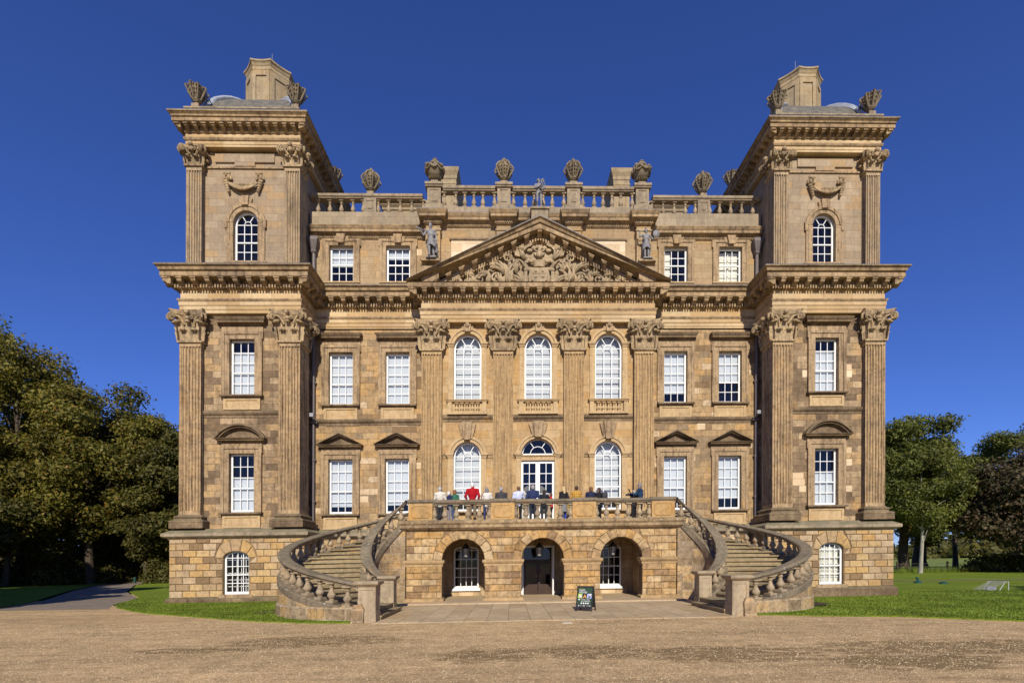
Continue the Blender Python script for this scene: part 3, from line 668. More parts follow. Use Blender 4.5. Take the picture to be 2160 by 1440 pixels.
# ---- upper tower entablature, parapet, domed roof, chimney
for s in (-1, 1):
    X0, X1 = sorted((s*10.88, s*15.92)); UP = [(X0,5.3), (X0,.12), (X1,.12), (X1,5.3), (X0,5.3), (X0,.12), (X1,.12)]
    UPc = [(X0,3), (X0,.12), (X1,.12), (X1,5.3), (X0,5.3), (X0,2.9)]
    mb = MB(); mb.sweep(UPc, [(-.5,20.46), (0,20.46), (0,20.56), (.02,20.57), (.02,20.68), (.0,20.72)]); mb.sweep(UPc, [(0,20.84), (.02,20.85), (.03,20.93), (.02,21.0), (0,21.03)]); mb.build('upper_entablature', M['entab'], house)
    mb = MB(); mb.sweep(UPc, [(0,20.68), (.06,20.72), (.09,20.78), (.09,20.82), (0,20.85)])
    mb.sweep(UPc, [(0,21.02), (.05,21.05), (.08,21.08), (.08,21.26), (.38,21.27), (.395,21.28), (.395,21.42), (.36,21.43), (.36,21.455), (.0,21.46)]); cy = MB(); cy.sweep(UPc, [(.0,21.46), (.36,21.455), (.42,21.475), (.43,21.54), (.49,21.59), (.49,21.60), (.52,21.61), (.52,21.66), (-.05,21.74)])
    along(UPc, .40, lambda p, n, t: modillion(mb, p, n, t, .06, .34, 21.07, 21.262, .15), .22)
    o = mb.build('upper_cornice', M['cornice'], house); cy.build('cymatium', M['cyma'], o)
    mb = MB(); mb.sweep(UPc, [(.525,21.655), (.53,21.675), (.1,21.75)]); mb.build('lead_flashing', M['flash'], house)
    mb = MB(); a, b = X0, X1; mb.sweep([(a,3), (a,-.02), (b,-.02), (b,5.4), (a,5.4), (a,2.9)], [(0,21.68), (0,22.04), (.03,22.05), (.03,22.12), (-.45,22.16), (-.45,21.7)])
    for ux in (15.62, 11.16):
        for uy in (.38, 5.0): mb.box(s*ux-.16, s*ux+.16, uy-.16, uy+.16, 21.7, 22.52)
    mb.build('tower_parapet', M['parapet'], house)
    # slated dome with lead hips
    cx, cy = s*13.4, 2.71; H = 1.88
    lv = [(0,1.0), (.25,.97), (.48,.90), (.66,.81), (.80,.71), (.91,.60), (.97,.50), (1.0,.36)]
    mb = MB(); mb.rings([[(cx + 2.12*f*sx, cy + 2.12*f*sy, 22.12 + H*u) for sx, sy in ((-1,-1),(1,-1),(1,1),(-1,1))] for u, f in lv]); mb.build('domed_roof', M['slate'], house)
    for sx, sy in ((-1,-1),(1,-1),(1,1),(-1,1)): mb = MB(); mb.tube([(cx + 2.13*f*sx, cy + 2.13*f*sy, 22.14 + H*u) for u, f in lv], .12, 6); mb.build('lead_hip', M['leadroof'], house, smooth=60)
    # octagonal stack with hollow-sided cap
    mb = MB(); r8 = 1.12
    def octo(r, hollow=0.0, m=6):
        out = []
        for k in range(8):
            a0, a1 = math.pi/8 + k*math.pi/4, math.pi/8 + (k+1)*math.pi/4
            p, q = Vector((math.cos(a0), math.sin(a0)))*r, Vector((math.cos(a1), math.sin(a1)))*r; mid = (p+q)/2; nn = mid.normalized()
            for j in range(m): u = j/m; out.append(p.lerp(q, u) - nn*(hollow*4*u*(1-u)))
        return out
    mb.rings([[(cx+p.x, cy+p.y, z) for p in octo(r, h)] for r, h, z in ((r8,0,23.6), (r8,0,25.50), (r8+.03,.01,25.53), (r8+.03,.02,25.58), (r8,.02,25.60), (r8,.03,25.70), (r8+.03,.03,25.74), (r8+.06,.04,25.80), (r8+.11,.05,25.86), (r8+.14,.055,25.87), (r8+.14,.055,25.95), (r8-.3,.03,26.12), (r8-.35,.0,26.14))])
    for k in range(8):   # raised panel borders
        a = k*math.pi/4 + math.pi/4; n = Vector((math.cos(a), math.sin(a), 0)); t = Vector((-n.y, n.x, 0)); o0 = Vector((cx, cy, 0)) + n*(r8*math.cos(math.pi/8))
        for (u0, u1, z0, z1) in ((-.40,-.25,23.6,25.46), (.25,.40,23.6,25.46), (-.25,.25,25.22,25.46)): mb.prism([(u0,z0), (u1,z0), (u1,z1), (u0,z1)], o0, t, (0,0,1), n, .10)
    o = mb.build('chimney_stack', M['chimney'], house)
    mb = MB(); mb.tube([(cx,cy,26.2), (cx,cy,27.35)], .012, 5); mb.build('lightning_rod', M['flash'], o)
    # tablet, string course and swag of masks and drapery above the arched window
    mb = MB(); mb.box(s*13.45-1.33, s*13.45+1.33, .33, .41, 19.95, 20.33); mb.box(s*13.45-.45, s*13.45+.45, .331, .41, 19.78, 19.955); mb.build('stone_tablet', M['wall_upper'], house)
    mb = MB(); mb.box(X0+.7, X1-.7, .34, .41, 19.68, 19.75); mb.build('string_course', M['trim'], house)
    mb = MB(); c0 = Vector((s*13.48, .36, 0))
    for q in (-1, 1):
        b = c0 + Vector((q*.72, 0, 0))
        mb.ball(b + Vector((0,-.06,19.24)), .15, .12, .17); mb.ball(b + Vector((0,-.2,19.25)), .04, .05, .05); mb.ball(b + Vector((-.05,-.17,19.33)), .035, .04, .03); mb.ball(b + Vector((.05,-.17,19.33)), .035, .04, .03)
        for e in (-1, 1): mb.tube([b + Vector((e*.07,-.08,19.38)), b + Vector((e*.13,-.1,19.42)), b + Vector((e*.14,-.1,19.36))], [.05,.045,.03], 6); mb.ball(b + Vector((e*.15,-.05,19.2)), .06, .05, .09)
        for k in range(5): mb.ball(b + Vector((q*(.06 - .03*k), -.07, 19.03 - k*.11)), .12 - .014*k, .09, .075, 8, 5)
    for k in range(4):
        mb.tube([c0 + Vector((-.68 + 1.36*u/12, -.06 - .05*math.sin(math.pi*u/12) - .02*k, 19.02 - .05*k + .03*k*k/3 - (.17 + .055*k)*math.sin(math.pi*u/12)**.8)) for u in range(13)], [.022 + .035*math.sin(math.pi*u/12) for u in range(13)], 6)
    mb.build('swag', M['capital'], house, smooth=60)
# ---- pediment
SL = (17.50 - 14.54)/6.08
def rake(mb, prof, xt=6.10, y0=.85):
    rs = []
    for x in (-xt, 0, xt): rs.append([(x, y0 - d, max(14.54 + (6.08 - abs(x))*SL + hv*.84, 14.53 + .004*i)) for i, (d, hv) in enumerate(prof)])
    mb.rings(rs, close=False)
ped = MB(); ped.face((-5.5,.86,14.5), (5.5,.86,14.5), (0,.86,14.5+5.5*SL)); po = ped.build('pediment', M['relief'], house)
mb = MB(); rake(mb, [(-.02,-1.02), (.04,-.99), (.06,-.96), (.06,-.76), (.11,-.75), (.15,-.71), (.15,-.60), (.53,-.595), (.545,-.58), (.545,-.35), (.50,-.335), (.50,-.29), (-.3,-.28)]); cy = MB(); rake(cy, [(-.3,-.28), (.50,-.285), (.575,-.27), (.59,-.22), (.61,-.13), (.67,-.075), (.67,-.06), (.70,-.055), (.70,-.01), (.68,.0), (-.4,.06)])
al = math.atan(SL)
for s in (-1, 1):
    t = Vector((math.cos(al), 0, -s*math.sin(al))); 
    for k in range(0, 10):
        if k == 0 and s > 0: continue
        x = s*k*.60; z = 14.54 + (6.08 - abs(x))*SL - .50
        if z < 14.60: continue
        o0 = Vector((x, .85, z)); v = Vector((0,0,1)); tt = Vector((1, 0, -s*SL)) if k else Vector((1,0,0))
        pr = [(.12,-.25), (.27,-.23), (.36,-.16), (.45,-.13), (.49,-.10), (.49,-.05), (.12,-.05)]
        for (pl, w) in ((pr, .20), ([(.12,-.055), (.515,-.055), (.52,.0), (.12,.0)], .26)):
            n = len(mb.v); m = len(pl)
            for kk in (-.5, .5):
                for (d, h) in pl: mb.v.append(tuple(o0 + Vector((tt.x*kk*w, -d, h + tt.z*kk*w))))
            mb.f.append(tuple(n+i for i in range(m))); mb.f.append(tuple(n+m+i for i in range(m)))
            for i in range(m): mb.f.append((n+i, n+(i+1) % m, n+m+(i+1) % m, n+m+i))
    for k in range(44):
        x = s*(.06 + k*.125); z = 14.54 + (6.08 - abs(x))*SL - .80
        if z < 14.55: continue
        n = len(mb.v); w = .036
        for dx in (-w, w):
            for (d, h) in ((.05,-.02), (.22,-.02), (.22,.165), (.05,.165)): mb.v.append((x+dx, .85-d, z+h-s*SL*dx))
        for f in ((0,1,2,3), (4,7,6,5), (0,4,5,1), (1,5,6,2), (2,6,7,3)): mb.f.append(tuple(n+i for i in f))
o = mb.build('raking_cornice', M['cornice'], po); cy.build('cymatium', M['cyma'], o)
mb = MB(); rake(mb, [(.705,-.025), (.712,.01), (.6,.035), (-.42,.085)], 6.13); mb.build('lead_flashing', M['flash'], po)
# carved arms and scrolling foliage
mb = MB(); yb = .86
def scroll(cx, cz, r, turns, s, a0, rad, out=.16):
    pts = []; rr = []; n = int(16*turns) + 4
    for k in range(n):
        u = k/(n - 1); a = a0 + s*u*turns*2*math.pi; q = r*(1 - u*.82)
        pts.append((cx + q*math.cos(a), yb - out*.35 - out*u, cz + q*math.sin(a))); rr.append(rad*(1 - .55*u))
    mb.tube(pts, rr, 7); mb.ball((pts[-1][0], pts[-1][1], pts[-1][2]), rad*1.2)
    return pts
def frond(x, z, ang, L, bend, wd=.09):
    """one curling acanthus lobe: three ridged fingers that fan and roll over"""
    for j in (-1, 0, 1):
        p = Vector((x, yb - .06, z)); a = ang + j*.28; pts = [p.copy()]; rr = [wd*.55]
        for k in range(7):
            a += bend*(1 + .25*j)/7; p = p + Vector((math.cos(a), 0, math.sin(a)))*(L/7*(1 - .12*abs(j))); p.y = yb - .05 - .18*math.sin(math.pi*.75*(k+1)/7) - (.03 if j == 0 else 0)
            pts.append(p.copy()); rr.append(wd*(.85*math.sin(math.pi*(.25 + .70*(k+1)/7)) + .12))
        mb.tube(pts, rr, 6)
for s in (-1, 1):
    for (cx, cz, r, tu, a0) in ((1.02, 15.66, .30, 1.3, 3.6), (1.42, 16.02, .26, 1.2, 1.2), (1.98, 14.98, .30, 1.5, 2.4), (2.22, 15.42, .20, 1.2, 1.0), (2.78, 14.90, .27, 1.4, 2.6), (3.38, 14.78, .19, 1.4, 2.4), (3.85, 14.67, .11, 1.2, 2.4), (1.30, 14.86, .22, 1.3, .4), (.86, 16.25, .16, 1.2, 2.0)):
        scroll(s*cx, cz, r, tu, -s if r > .2 else s, a0 if s > 0 else math.pi - a0, .062 if r > .2 else .045)
    for (x, z, a, L, b) in ((.75,14.60,1.2,.75,-.9), (1.25,14.58,1.0,.95,.8), (1.45,14.65,1.3,1.05,.9), (1.70,15.2,1.5,.75,-1.3), (1.6,14.58,.5,.7,1.0), (2.35,14.6,1.0,.55,1.2), (2.4,15.05,.8,.5,-1.2), (2.05,15.45,1.1,.35,-1.5), (2.95,14.6,.6,.5,1.0), (3.05,15.0,.9,.3,-1.3), (3.55,14.58,.5,.4,.9), (3.15,14.6,1.6,.35,-1.0), (1.05,15.2,1.0,.6,1.0), (.62,15.9,.5,.55,.9), (.7,16.3,.9,.35,-1.2), (1.25,15.35,.5,.5,1.3), (4.0,14.57,.35,.3,.6)):
        frond(s*x, z, a if s > 0 else math.pi - a, L, b if s > 0 else -b, .085)
    for k, a in enumerate((.35, .75, 1.1)):   # mantling plates fanned behind the crest
        x, z = s*(.62 - .14*k + .28*math.cos(a)), 16.02 + .36*math.sin(a) + .1*k; mb.prism([(-.15,-.02), (.15,-.02), (.17,.22), (.08,.27), (-.08,.27), (-.17,.22)], (x, yb-.14, z), (math.cos(a-1.57), 0, s*0 + math.sin(a-1.57)*s) if False else (math.sin(a), 0, -s*math.cos(a)), (s*math.cos(a), 0, math.sin(a)), (0,1,0), .16)
    mb.tube([(s*.50, yb-.12, 15.35), (s*.72, yb-.2, 15.62), (s*.55, yb-.16, 15.85), (s*.30, yb-.14, 15.75)], [.10,.13,.12,.06], 7)
    mb.box(*sorted((s*.56, s*.70)), yb-.2, yb, 14.56, 15.28)
    mb.ball((s*.63, yb-.15, 15.36), .11, .1, .09)
    # supporters: draped figures hinted by knees and folds
    mb.tube([(s*.40, yb-.1, 14.6), (s*.44, yb-.18, 14.95), (s*.40, yb-.16, 15.3)], [.08,.10,.06], 7)
mb.prism([(-.36,14.80), (-.37,15.40), (.37,15.40), (.36,14.80), (.2,14.66), (0,14.6), (-.2,14.66)], (0, yb-.14, 0), (1,0,0), (0,0,1), (0,1,0), .28)
mb.box(-.32, .32, yb-.30, yb-.1, 15.1, 15.12)
for x in (-.16, .16): mb.ball((x, yb-.28, 15.24), .07, .05, .08); mb.ball((x, yb-.28, 14.95), .08, .05, .07)
mb.lathe([(.25,0), (.28,.05), (.26,.12), (.30,.22), (.33,.3), (.2,.28)], (0, yb-.16, 15.46), 14, sy=.55)
for k in range(7): x = -.27 + .09*k; mb.ball((x, yb-.26 + .4*x*x, 15.78), .045)
mb.ball((0, yb-.22, 16.08), .16, .14, .2); mb.ball((0, yb-.32, 15.97), .08, .08, .1)
for s in (-1, 1): mb.tube([(s*.1, yb-.24, 16.22), (s*.22, yb-.22, 16.32), (s*.26, yb-.2, 16.44)], [.05,.045,.015], 6)
mb.tube([(-.02, yb-.22, 16.2), (.03, yb-.2, 16.4), (.1, yb-.18, 16.52)], [.1,.09,.05], 7)
for k in range(5): a = R(35 + 27.5*k); mb.ball((.55*math.cos(a), yb-.08, 16.14 + .42*math.sin(a)), .15, .08, .1)
mb.v = [(x, y, 14.55 + (z - 14.55)*.93) for x, y, z in mb.v]; mb.build('relief_carving', M['relief'], po, smooth=60)

# ---- attic of the centre and wings
CP = [(-5.72,4)]
for s in (-1, 1):
    for c in (5.02, 1.68):
        mb = MB(); xa, xb = s*c - .34, s*c + .34; mb.box(xa, xb, .98, 1.26, 14.8, 17.55)
        for (a, b, z0, z1) in ((xa, xa+.1, 14.8, 17.3), (xb-.1, xb, 14.8, 17.3), (xa+.1, xb-.1, 17.12, 17.3)): mb.box(a, b, .94, .982, z0, z1)
        mb.box(xa-.05, xb+.05, .90, 1.26, 17.30, 17.36); mb.build('attic_pier', M['wall_attic'], house)
P4 = [(-5.4,6)]
for c in (-5.02, -1.68, 1.68, 5.02):
    if c == -5.02: P4 += [(-5.4,.96), (c+.36,.96), (c+.36,1.22)]
    elif c == 5.02: P4 += [(c-.36,1.22), (c-.36,.96), (5.4,.96), (5.4,6)]
    else: P4 += [(c-.36,1.22), (c-.36,.96), (c+.36,.96), (c+.36,1.22)]
acp = lambda z: [(-.1,z-.52), (.0,z-.50), (.04,z-.46), (.04,z-.36), (.10,z-.34), (.12,z-.30), (.24,z-.29), (.25,z-.28), (.25,z-.17), (.28,z-.14), (.33,z-.05), (.34,z-.04), (.34,z), (-.1,z+.1)]
mb = MB(); mb.sweep(P4, acp(18.13))
along(P4, .085, lambda p, n, t: mb.prism([(.03,17.68), (.075,17.68), (.075,17.765), (.03,17.765)], (p.x,p.y,0), (n.x,n.y,0), (0,0,1), (t.x,t.y,0), .045), .0)
for s in (-1, 1):
    WP = [(-10.99,1.62), (-5.3,1.62)] if s < 0 else [(5.3,1.62), (10.99,1.62)]
    mb.sweep(WP, acp(17.82)); along(WP, .085, lambda p, n, t: mb.prism([(.03,17.37), (.075,17.37), (.075,17.455), (.03,17.455)], (p.x,p.y,0), (n.x,n.y,0), (0,0,1), (t.x,t.y,0), .045))
mb.build('attic_cornice', M['cornice'], house)
mb = MB(); mb.sweep(P4, [(.345,18.125), (.35,18.14), (.0,18.24)]); mb.build('lead_flashing', M['flash'], house)
for s in (-1, 1): mb = MB(); mb.box(s*3.34-.85, s*3.34+.85, 1.215, 1.26, 14.9, 17.02); o = mb.build('renewed_panel', M['panel_new'], house); mb = MB(); mb.box(s*3.34-.93, s*3.34+.93, 1.17, 1.26, 17.02, 17.09); mb.build('panel_hood', M['trim_dark'], o)

# ---- roof balustrades: plinth and coping are the part, each baluster a sub-part
def bal_mesh(H, r):
    mb = MB(); p = r*1.0
    mb.box(-p, p, -p, p, 0, H*.10); mb.box(-p, p, -p, p, H*.915, H)
    mb.lathe([(r*.62,H*.10), (r*.66,H*.14), (r*.5,H*.17), (r*.80,H*.24), (r*1.02,H*.32), (r*.98,H*.40), (r*.66,H*.52), (r*.46,H*.64), (r*.44,H*.72), (r*.66,H*.745), (r*.66,H*.775), (r*.5,H*.80), (r*.56,H*.86), (r*.80,H*.915)], n=12)
    return mb
bal_w = mkmesh(bal_mesh(.70, .106), 'baluster', 'baluster', 50); bal_c = mkmesh(bal_mesh(.755, .108), 'baluster', 'baluster', 50)
def pedestal(mb, xc, w, y0, y1, z0, z1):
    x0, x1 = xc - w/2, xc + w/2; mb.box(x0, x1, y0, y1, z0, z1); f = y0 - .025
    for (a, b, c, d) in ((x0, x0+.12, z0, z1), (x1-.12, x1, z0, z1), (x0+.12, x1-.12, z1-.12, z1), (x0+.12, x1-.12, z0, z0+.12)): mb.box(a, b, f, y0+.001, c, d)
    mb.box(x0+.2, x1-.2, f-.003, y0+.001, z0+.2, z1-.2)
def coping(mb, x0, x1, y, w, z0, z1):
    e = w/2; mb.prism([(-e+.06,z0), (e-.06,z0), (e-.04,z0+.05), (e,z0+.07), (e,z1-.03), (e-.05,z1), (-e+.05,z1), (-e,z1-.03), (-e,z0+.07), (-e+.04,z0+.05)], ((x0+x1)/2, y, 0), (0,1,0), (0,0,1), (1,0,0), x1 - x0)
for s in (-1, 1):
    x0, x1 = sorted((s*5.62, s*10.98)); mb = MB()
    mb.box(x0, x1, 1.5, 2.0, 17.83, 18.56); blk = mb.build('blocking_course', M['block'], house)
    mb = MB(); coping(mb, x0, x1, 1.72, .46, 19.26, 19.48); mb.box(s*8.15-.16, s*8.15+.16, 1.56, 1.88, 19.47, 19.62); pedestal(mb, s*8.15, .60, 1.55, 1.9, 18.56, 19.26); o = mb.build('roof_balustrade', M['parapet'], house)
    for k in range(4):
        for xb in (s*(8.15 + .86 + k*.555), s*(8.15 - .86 - k*.555)): link('baluster', bal_w, None, o, (xb, 1.72, 18.56))
    for q in (-1, 1): link('baluster', bal_w, None, o, (s*8.15 + q*.36, 1.72, 18.56))
mb = MB(); mb.box(-5.45, 5.45, 1.26, 1.75, 18.14, 18.66); mb.build('blocking_course', M['block'], house)
for c in (-5.02, -1.68, 1.68, 5.02): mb = MB(); mb.box(c-.44, c+.44, 1.12, 1.80, 18.16, 18.70); mb.build('pedestal_block', M['parapet'], house)
mb = MB(); mb.box(-.38, .42, .62, 1.05, 17.3, 18.10); mb.box(-.43, .47, .56, 1.05, 18.10, 18.19); mb.build('pedestal_block', M['parapet'], house)
mb = MB()
for c in (-5.02, -1.68, 1.68, 5.02):
    pedestal(mb, c, .64, 1.25, 1.67, 18.70, 19.58); coping(mb, c-.42, c+.42, 1.46, .72, 19.57, 19.78); mb.box(c-.17, c+.17, 1.29, 1.63, 19.77, 19.96)
for (a, b) in ((-4.60, -2.10), (-1.26, 1.26), (2.10, 4.60)): coping(mb, a, b, 1.40, .46, 19.42, 19.65)
o = mb.build('roof_balustrade', M['parapet'], house)
for (a, b) in ((-4.60, -2.10), (-1.26, 1.26), (2.10, 4.60)):
    for k in range(6): link('baluster', bal_c, None, o, (a + .16 + (b - a - .32)*k/5 - (0 if 0 < k < 5 else (.12 if k == 0 else -.12)), 1.40, 18.665))
# balconettes under the centre windows
bal_s = mkmesh(bal_mesh(.44, .09), 'baluster', 'trim_light', 50)
for xc in (-3.38, 0, 3.38):
    mb = MB(); mould_shelf(mb, 1.0, 9.20, 9.33, .20); mb.box(-.95, .95, -.2, .02, 8.63, 8.74)
    for q in (-1, 1): mb.box(*sorted((q*.72, q*.92)), -.2, .02, 8.74, 9.2)
    mb.box(-.72, .72, -.02, .02, 8.74, 9.2)
    o = mb.build('balconette', M['trim_light'], house, loc=(xc, 1.15, 0))
    for k in range(5): link('baluster', bal_s, None, o, (-.5 + .25*k, -.1, 8.745))
# string courses
sp = [(0,8.30), (.02,8.32), (.02,8.42), (.07,8.46), (.10,8.52), (.10,8.60), (0,8.66)]
for s in (-1, 1):
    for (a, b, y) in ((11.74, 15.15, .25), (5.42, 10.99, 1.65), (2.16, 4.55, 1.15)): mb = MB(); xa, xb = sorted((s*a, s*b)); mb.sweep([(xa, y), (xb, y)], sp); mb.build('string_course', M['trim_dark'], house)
mb = MB(); mb.sweep([(-1.2,1.15), (1.2,1.15)], sp); mb.build('string_course', M['trim_dark'], house)
sp = [(0,6.56), (.03,6.58), (.05,6.68), (.09,6.74), (.09,6.80), (0,6.83)]
for (a, b) in ((-4.56,-4.32), (-2.44,-2.16), (-1.2,-1.1), (1.1,1.2), (2.16,2.44), (4.32,4.56)): mb = MB(); mb.sweep([(a,1.15), (b,1.15)], sp); mb.build('impost_band', M['trim'], house)
# roof chimneys seen over the balustrade
for s in (-1, 1):
    mb = MB(); a, b = sorted((s*4.40, s*5.30)); mb.box(a, b, 5, 7.8, 17.6, 23.0); mb.sweep([(a,7.8), (a,5), (b,5), (b,7.8), (a,7.8)], [(0,22.9), (.04,22.95), (.04,23.1), (.08,23.2), (.12,23.28), (.14,23.34), (.16,23.5), (-.3,23.66), (-.4,23.62)])
    for (u, v, z0, z1) in ((a, a+.2, 17.6, 22.6), (b-.2, b, 17.6, 22.6), (a+.2, b-.2, 22.3, 22.6)): mb.box(u, v, 4.94, 5.002, z0, z1)
    mb.box(a-.03, b+.03, 4.92, 5.0, 22.6, 22.68); mb.build('chimney_stack', M['chimney'], house)
    mb = MB(); a, b = sorted((s*5.5, s*8.2)); mb.box(a, b, 4.2, 7, 17.6, 20.8); mb.sweep([(a,7), (a,4.2), (b,4.2), (b,7)], [(0,20.55), (.06,20.6), (.06,20.7), (.16,20.8), (.2,20.9), (.2,21.0), (-.3,21.05)]); mb.box(a-.04, b+.04, 4.14, 7, 19.95, 20.08); mb.build('chimney_stack', M['chimney'], house)

# ---- basement: rusticated blocks in front of recessed joints
def rblock(mb, q, y, proj=.045, bev=.022):
    """q = four (x,z) corners anticlockwise"""
    c = Vector((sum(p[0] for p in q)/4, sum(p[1] for p in q)/4))
    def inset(p):
        d = c - Vector(p); return (p[0] + math.copysign(min(bev, abs(d.x)*.4), d.x), p[1] + math.copysign(min(bev, abs(d.y)*.4), d.y))
    mb.rings([[(p[0], y, p[1]) for p in q], [(p[0], y-proj+bev*.8, p[1]) for p in q], [(a, y-proj, b) for a, b in map(inset, q)]], cap0=False)
def rustic(mb, x0, x1, z0, z1, nc, bl, y, holes, gap=.022, proj=.045):
    ch = (z1 - z0)/nc
    for r in range(nc):
        za, zb = z0 + r*ch + gap/2, z0 + (r+1)*ch - gap/2
        n = max(1, round((x1 - x0)/bl)); w = (x1 - x0)/n; edges = [x0] + [x0 + w*(k + (.5 if r % 2 else 0)) for k in range(1 - (r % 2), n + 1)] + [x1]
        edges = sorted(set(round(e, 4) for e in edges if x0 <= e <= x1))
        for a, b in zip(edges, edges[1:]):
            pieces = [(a+gap/2, b-gap/2, a+gap/2, b-gap/2)]   # left/right at za, left/right at zb
            for (cx, hw) in holes:
                out = []
                for (la, ra, lb, rb) in pieces:
                    ha, hb = hw(za), hw(zb)
                    if ha <= 0 and hb <= 0: out.append((la, ra, lb, rb)); continue
                    L = (la, min(ra, cx - ha), lb, min(rb, cx - hb)); Q = (max(la, cx + ha), ra, max(lb, cx + hb), rb)
                    for p in (L, Q):
                        if p[1] - p[0] > .05 or p[3] - p[2] > .05: out.append((p[0], max(p[0]+.012, p[1]), p[2], max(p[2]+.012, p[3])) if p is L else (min(p[0], p[1]-.012), p[1], min(p[2], p[3]-.012), p[3]))
                pieces = out
            for (la, ra, lb, rb) in pieces: rblock(mb, [(la,za), (ra,za), (rb,zb), (lb,zb)], y, proj)
def hole(h, sp, ro_x, ro_z):
    def f(z):
        if z <= sp: return h
        u = (z - sp)/ro_z
        return 0 if u >= 1 else ro_x*math.sqrt(1 - u*u)
    return f
def voussoirs(mb, cx, sp, ri, rzi, ro, rzo, n, y, proj=.045, gap=.02, ztop=None):
    for k in range(n):
        a0, a1 = math.pi*k/n + gap/ro, math.pi*(k+1)/n - gap/ro
        q = [(cx + ri*math.cos(a0), sp + rzi*math.sin(a0)), (cx + ro*math.cos(a0), sp + rzo*math.sin(a0)), (cx + ro*math.cos(a1), sp + rzo*math.sin(a1)), (cx + ri*math.cos(a1), sp + rzi*math.sin(a1))]
        if ztop and k == n//2: q[1] = (q[1][0]+.03, ztop); q[2] = (q[2][0]-.03, ztop)
        rblock(mb, q, y, proj*1.0)
for s in (-1, 1):
    def sel(k): return [q for q in ops(k) if (q[0] > 0) == (s > 0)]
    xa, xb = sorted((s*10.50, s*16.41))
    mb = MB(); wall(mb, xa, xb, -.35, 3.1, -.12, sel('base'), .25)
    mb.face((s*16.41,-.12,-.35), (s*16.41,9,-.35), (s*16.41,9,3.1), (s*16.41,-.12,3.1)); mb.face((s*10.5,-.12,-.35), (s*10.5,1.6,-.35), (s*10.5,1.6,3.1), (s*10.5,-.12,3.1))
    o = mb.build('basement_wall', M['joint'], house)
    mb = MB(); rustic(mb, xa, xb, .24, 2.94, 9, .57, -.12, [(s*13.5, hole(.585, 1.98, .94, .92))]); voussoirs(mb, s*13.5, 1.98, .585, .31, .90, .88, 5, -.12, ztop=2.93); mb.build('rusticated_facing', M['rustic'], o)
    mb = MB(); mb.box(*sorted((s*5.3, s*10.52)), 1.5, 1.7, -.3, 3.1); mb.build('basement_wall', M['wall_wing'], house)
LP = [(-16.41,9), (-16.41,-.12), (-10.50,-.12), (-10.50,1.5), (-5.2,1.5)]; RP = [(5.2,1.5), (10.50,1.5), (10.50,-.12), (16.41,-.12), (16.41,9)]
for p in (LP, RP):
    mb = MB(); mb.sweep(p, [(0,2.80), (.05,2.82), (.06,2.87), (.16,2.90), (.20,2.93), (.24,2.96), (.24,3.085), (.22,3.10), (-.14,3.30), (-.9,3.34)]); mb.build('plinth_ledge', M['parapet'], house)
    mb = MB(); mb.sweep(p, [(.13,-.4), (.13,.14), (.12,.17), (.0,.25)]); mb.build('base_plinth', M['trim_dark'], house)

# ---- drainpipes, hoppers and floodlights in the two corners
for s in (-1, 1):
    x = s*10.80; y = 1.52; mb = MB()
    mb.tube([(x,y,3.3), (x,y,13.0)], .075, 10)
    for z in (4.6, 6.6, 10.3, 12.3): mb.lathe([(.095,0), (.095,.09)], (x, y, z), 10); mb.box(x-.12, x+.12, y, y+.13, z+.02, z+.07)
    mb.box(x-.2, x+.2, y-.18, y+.15, 3.2, 3.55)
    mb.build('drainpipe', M['pipe'], house)
    mb = MB(); mb.tube([(x,y,14.7), (x,y,16.7)], .08, 10); mb.rings([[(x + sx*r, y + sy*r, z) for sx, sy in ((-1,-1),(1,-1),(1,1),(-1,1))] for r, z in ((.09,16.55), (.14,16.62), (.12,16.7), (.22,17.05), (.24,17.1), (.24,17.22), (.20,17.3))])
    for k in range(-2, 3): mb.tube([(x + k*.05, y-.12, 16.68), (x + k*.075, y-.22, 17.05)], .022, 5)
    mb.build('rainwater_hopper', M['pipe'], house)
    o = empty('floodlight', (s*10.74, 1.2, 8.52), house)
    mb = MB(); mb.prism([(-.12,-.05), (.14,-.02), (.14,.08), (-.12,.12)], (0,-.05,.12), (0,1,0), (0,0,1), (1,0,0), .26); mb.build('lamp_housing', M['alu'], o)
    mb = MB(); mb.tube([(0,.05,.08), (0,.12,-.02), (-s*-.12,.5,-.04)], .025, 6); mb.box(-.16, .16, .2, .5, -.14, -.05); mb.build('bracket', M['pipe'], o)
# ------------------------------------------------------------------ entrance terrace
terr = tag(empty('entrance_terrace'), 'balustraded stone terrace on three round arches at the front door', 'terrace')
AC = (-3.2, .02, 3.23)
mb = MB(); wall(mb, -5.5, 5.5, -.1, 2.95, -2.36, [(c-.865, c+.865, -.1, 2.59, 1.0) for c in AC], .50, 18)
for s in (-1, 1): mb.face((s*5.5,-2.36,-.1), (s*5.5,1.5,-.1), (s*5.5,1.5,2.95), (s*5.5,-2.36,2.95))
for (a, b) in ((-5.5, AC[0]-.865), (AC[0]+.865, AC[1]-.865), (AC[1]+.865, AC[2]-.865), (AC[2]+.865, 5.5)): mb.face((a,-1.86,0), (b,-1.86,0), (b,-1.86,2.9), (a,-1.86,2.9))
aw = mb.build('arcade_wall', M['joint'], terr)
hs = [(c, hole(.875, 1.72, 1.24, 1.24)) for c in AC]
mb = MB(); rustic(mb, -5.5, 5.5, .20, 1.48, 5, .60, -2.36, hs, .014, .04); rustic(mb, -5.5, 5.5, 1.72, 2.90, 4, .62, -2.36, hs, .014, .04)
for c in AC: voussoirs(mb, c, 1.72, .87, .87, 1.22, 1.22, 9, -2.36, .045, .01, 2.9)
mb.build('rusticated_facing', M['rustic_terrace'], aw)
ip = [(.0,1.46), (.03,1.48), (.03,1.56), (.07,1.6), (.10,1.66), (.10,1.72), (0,1.75)]
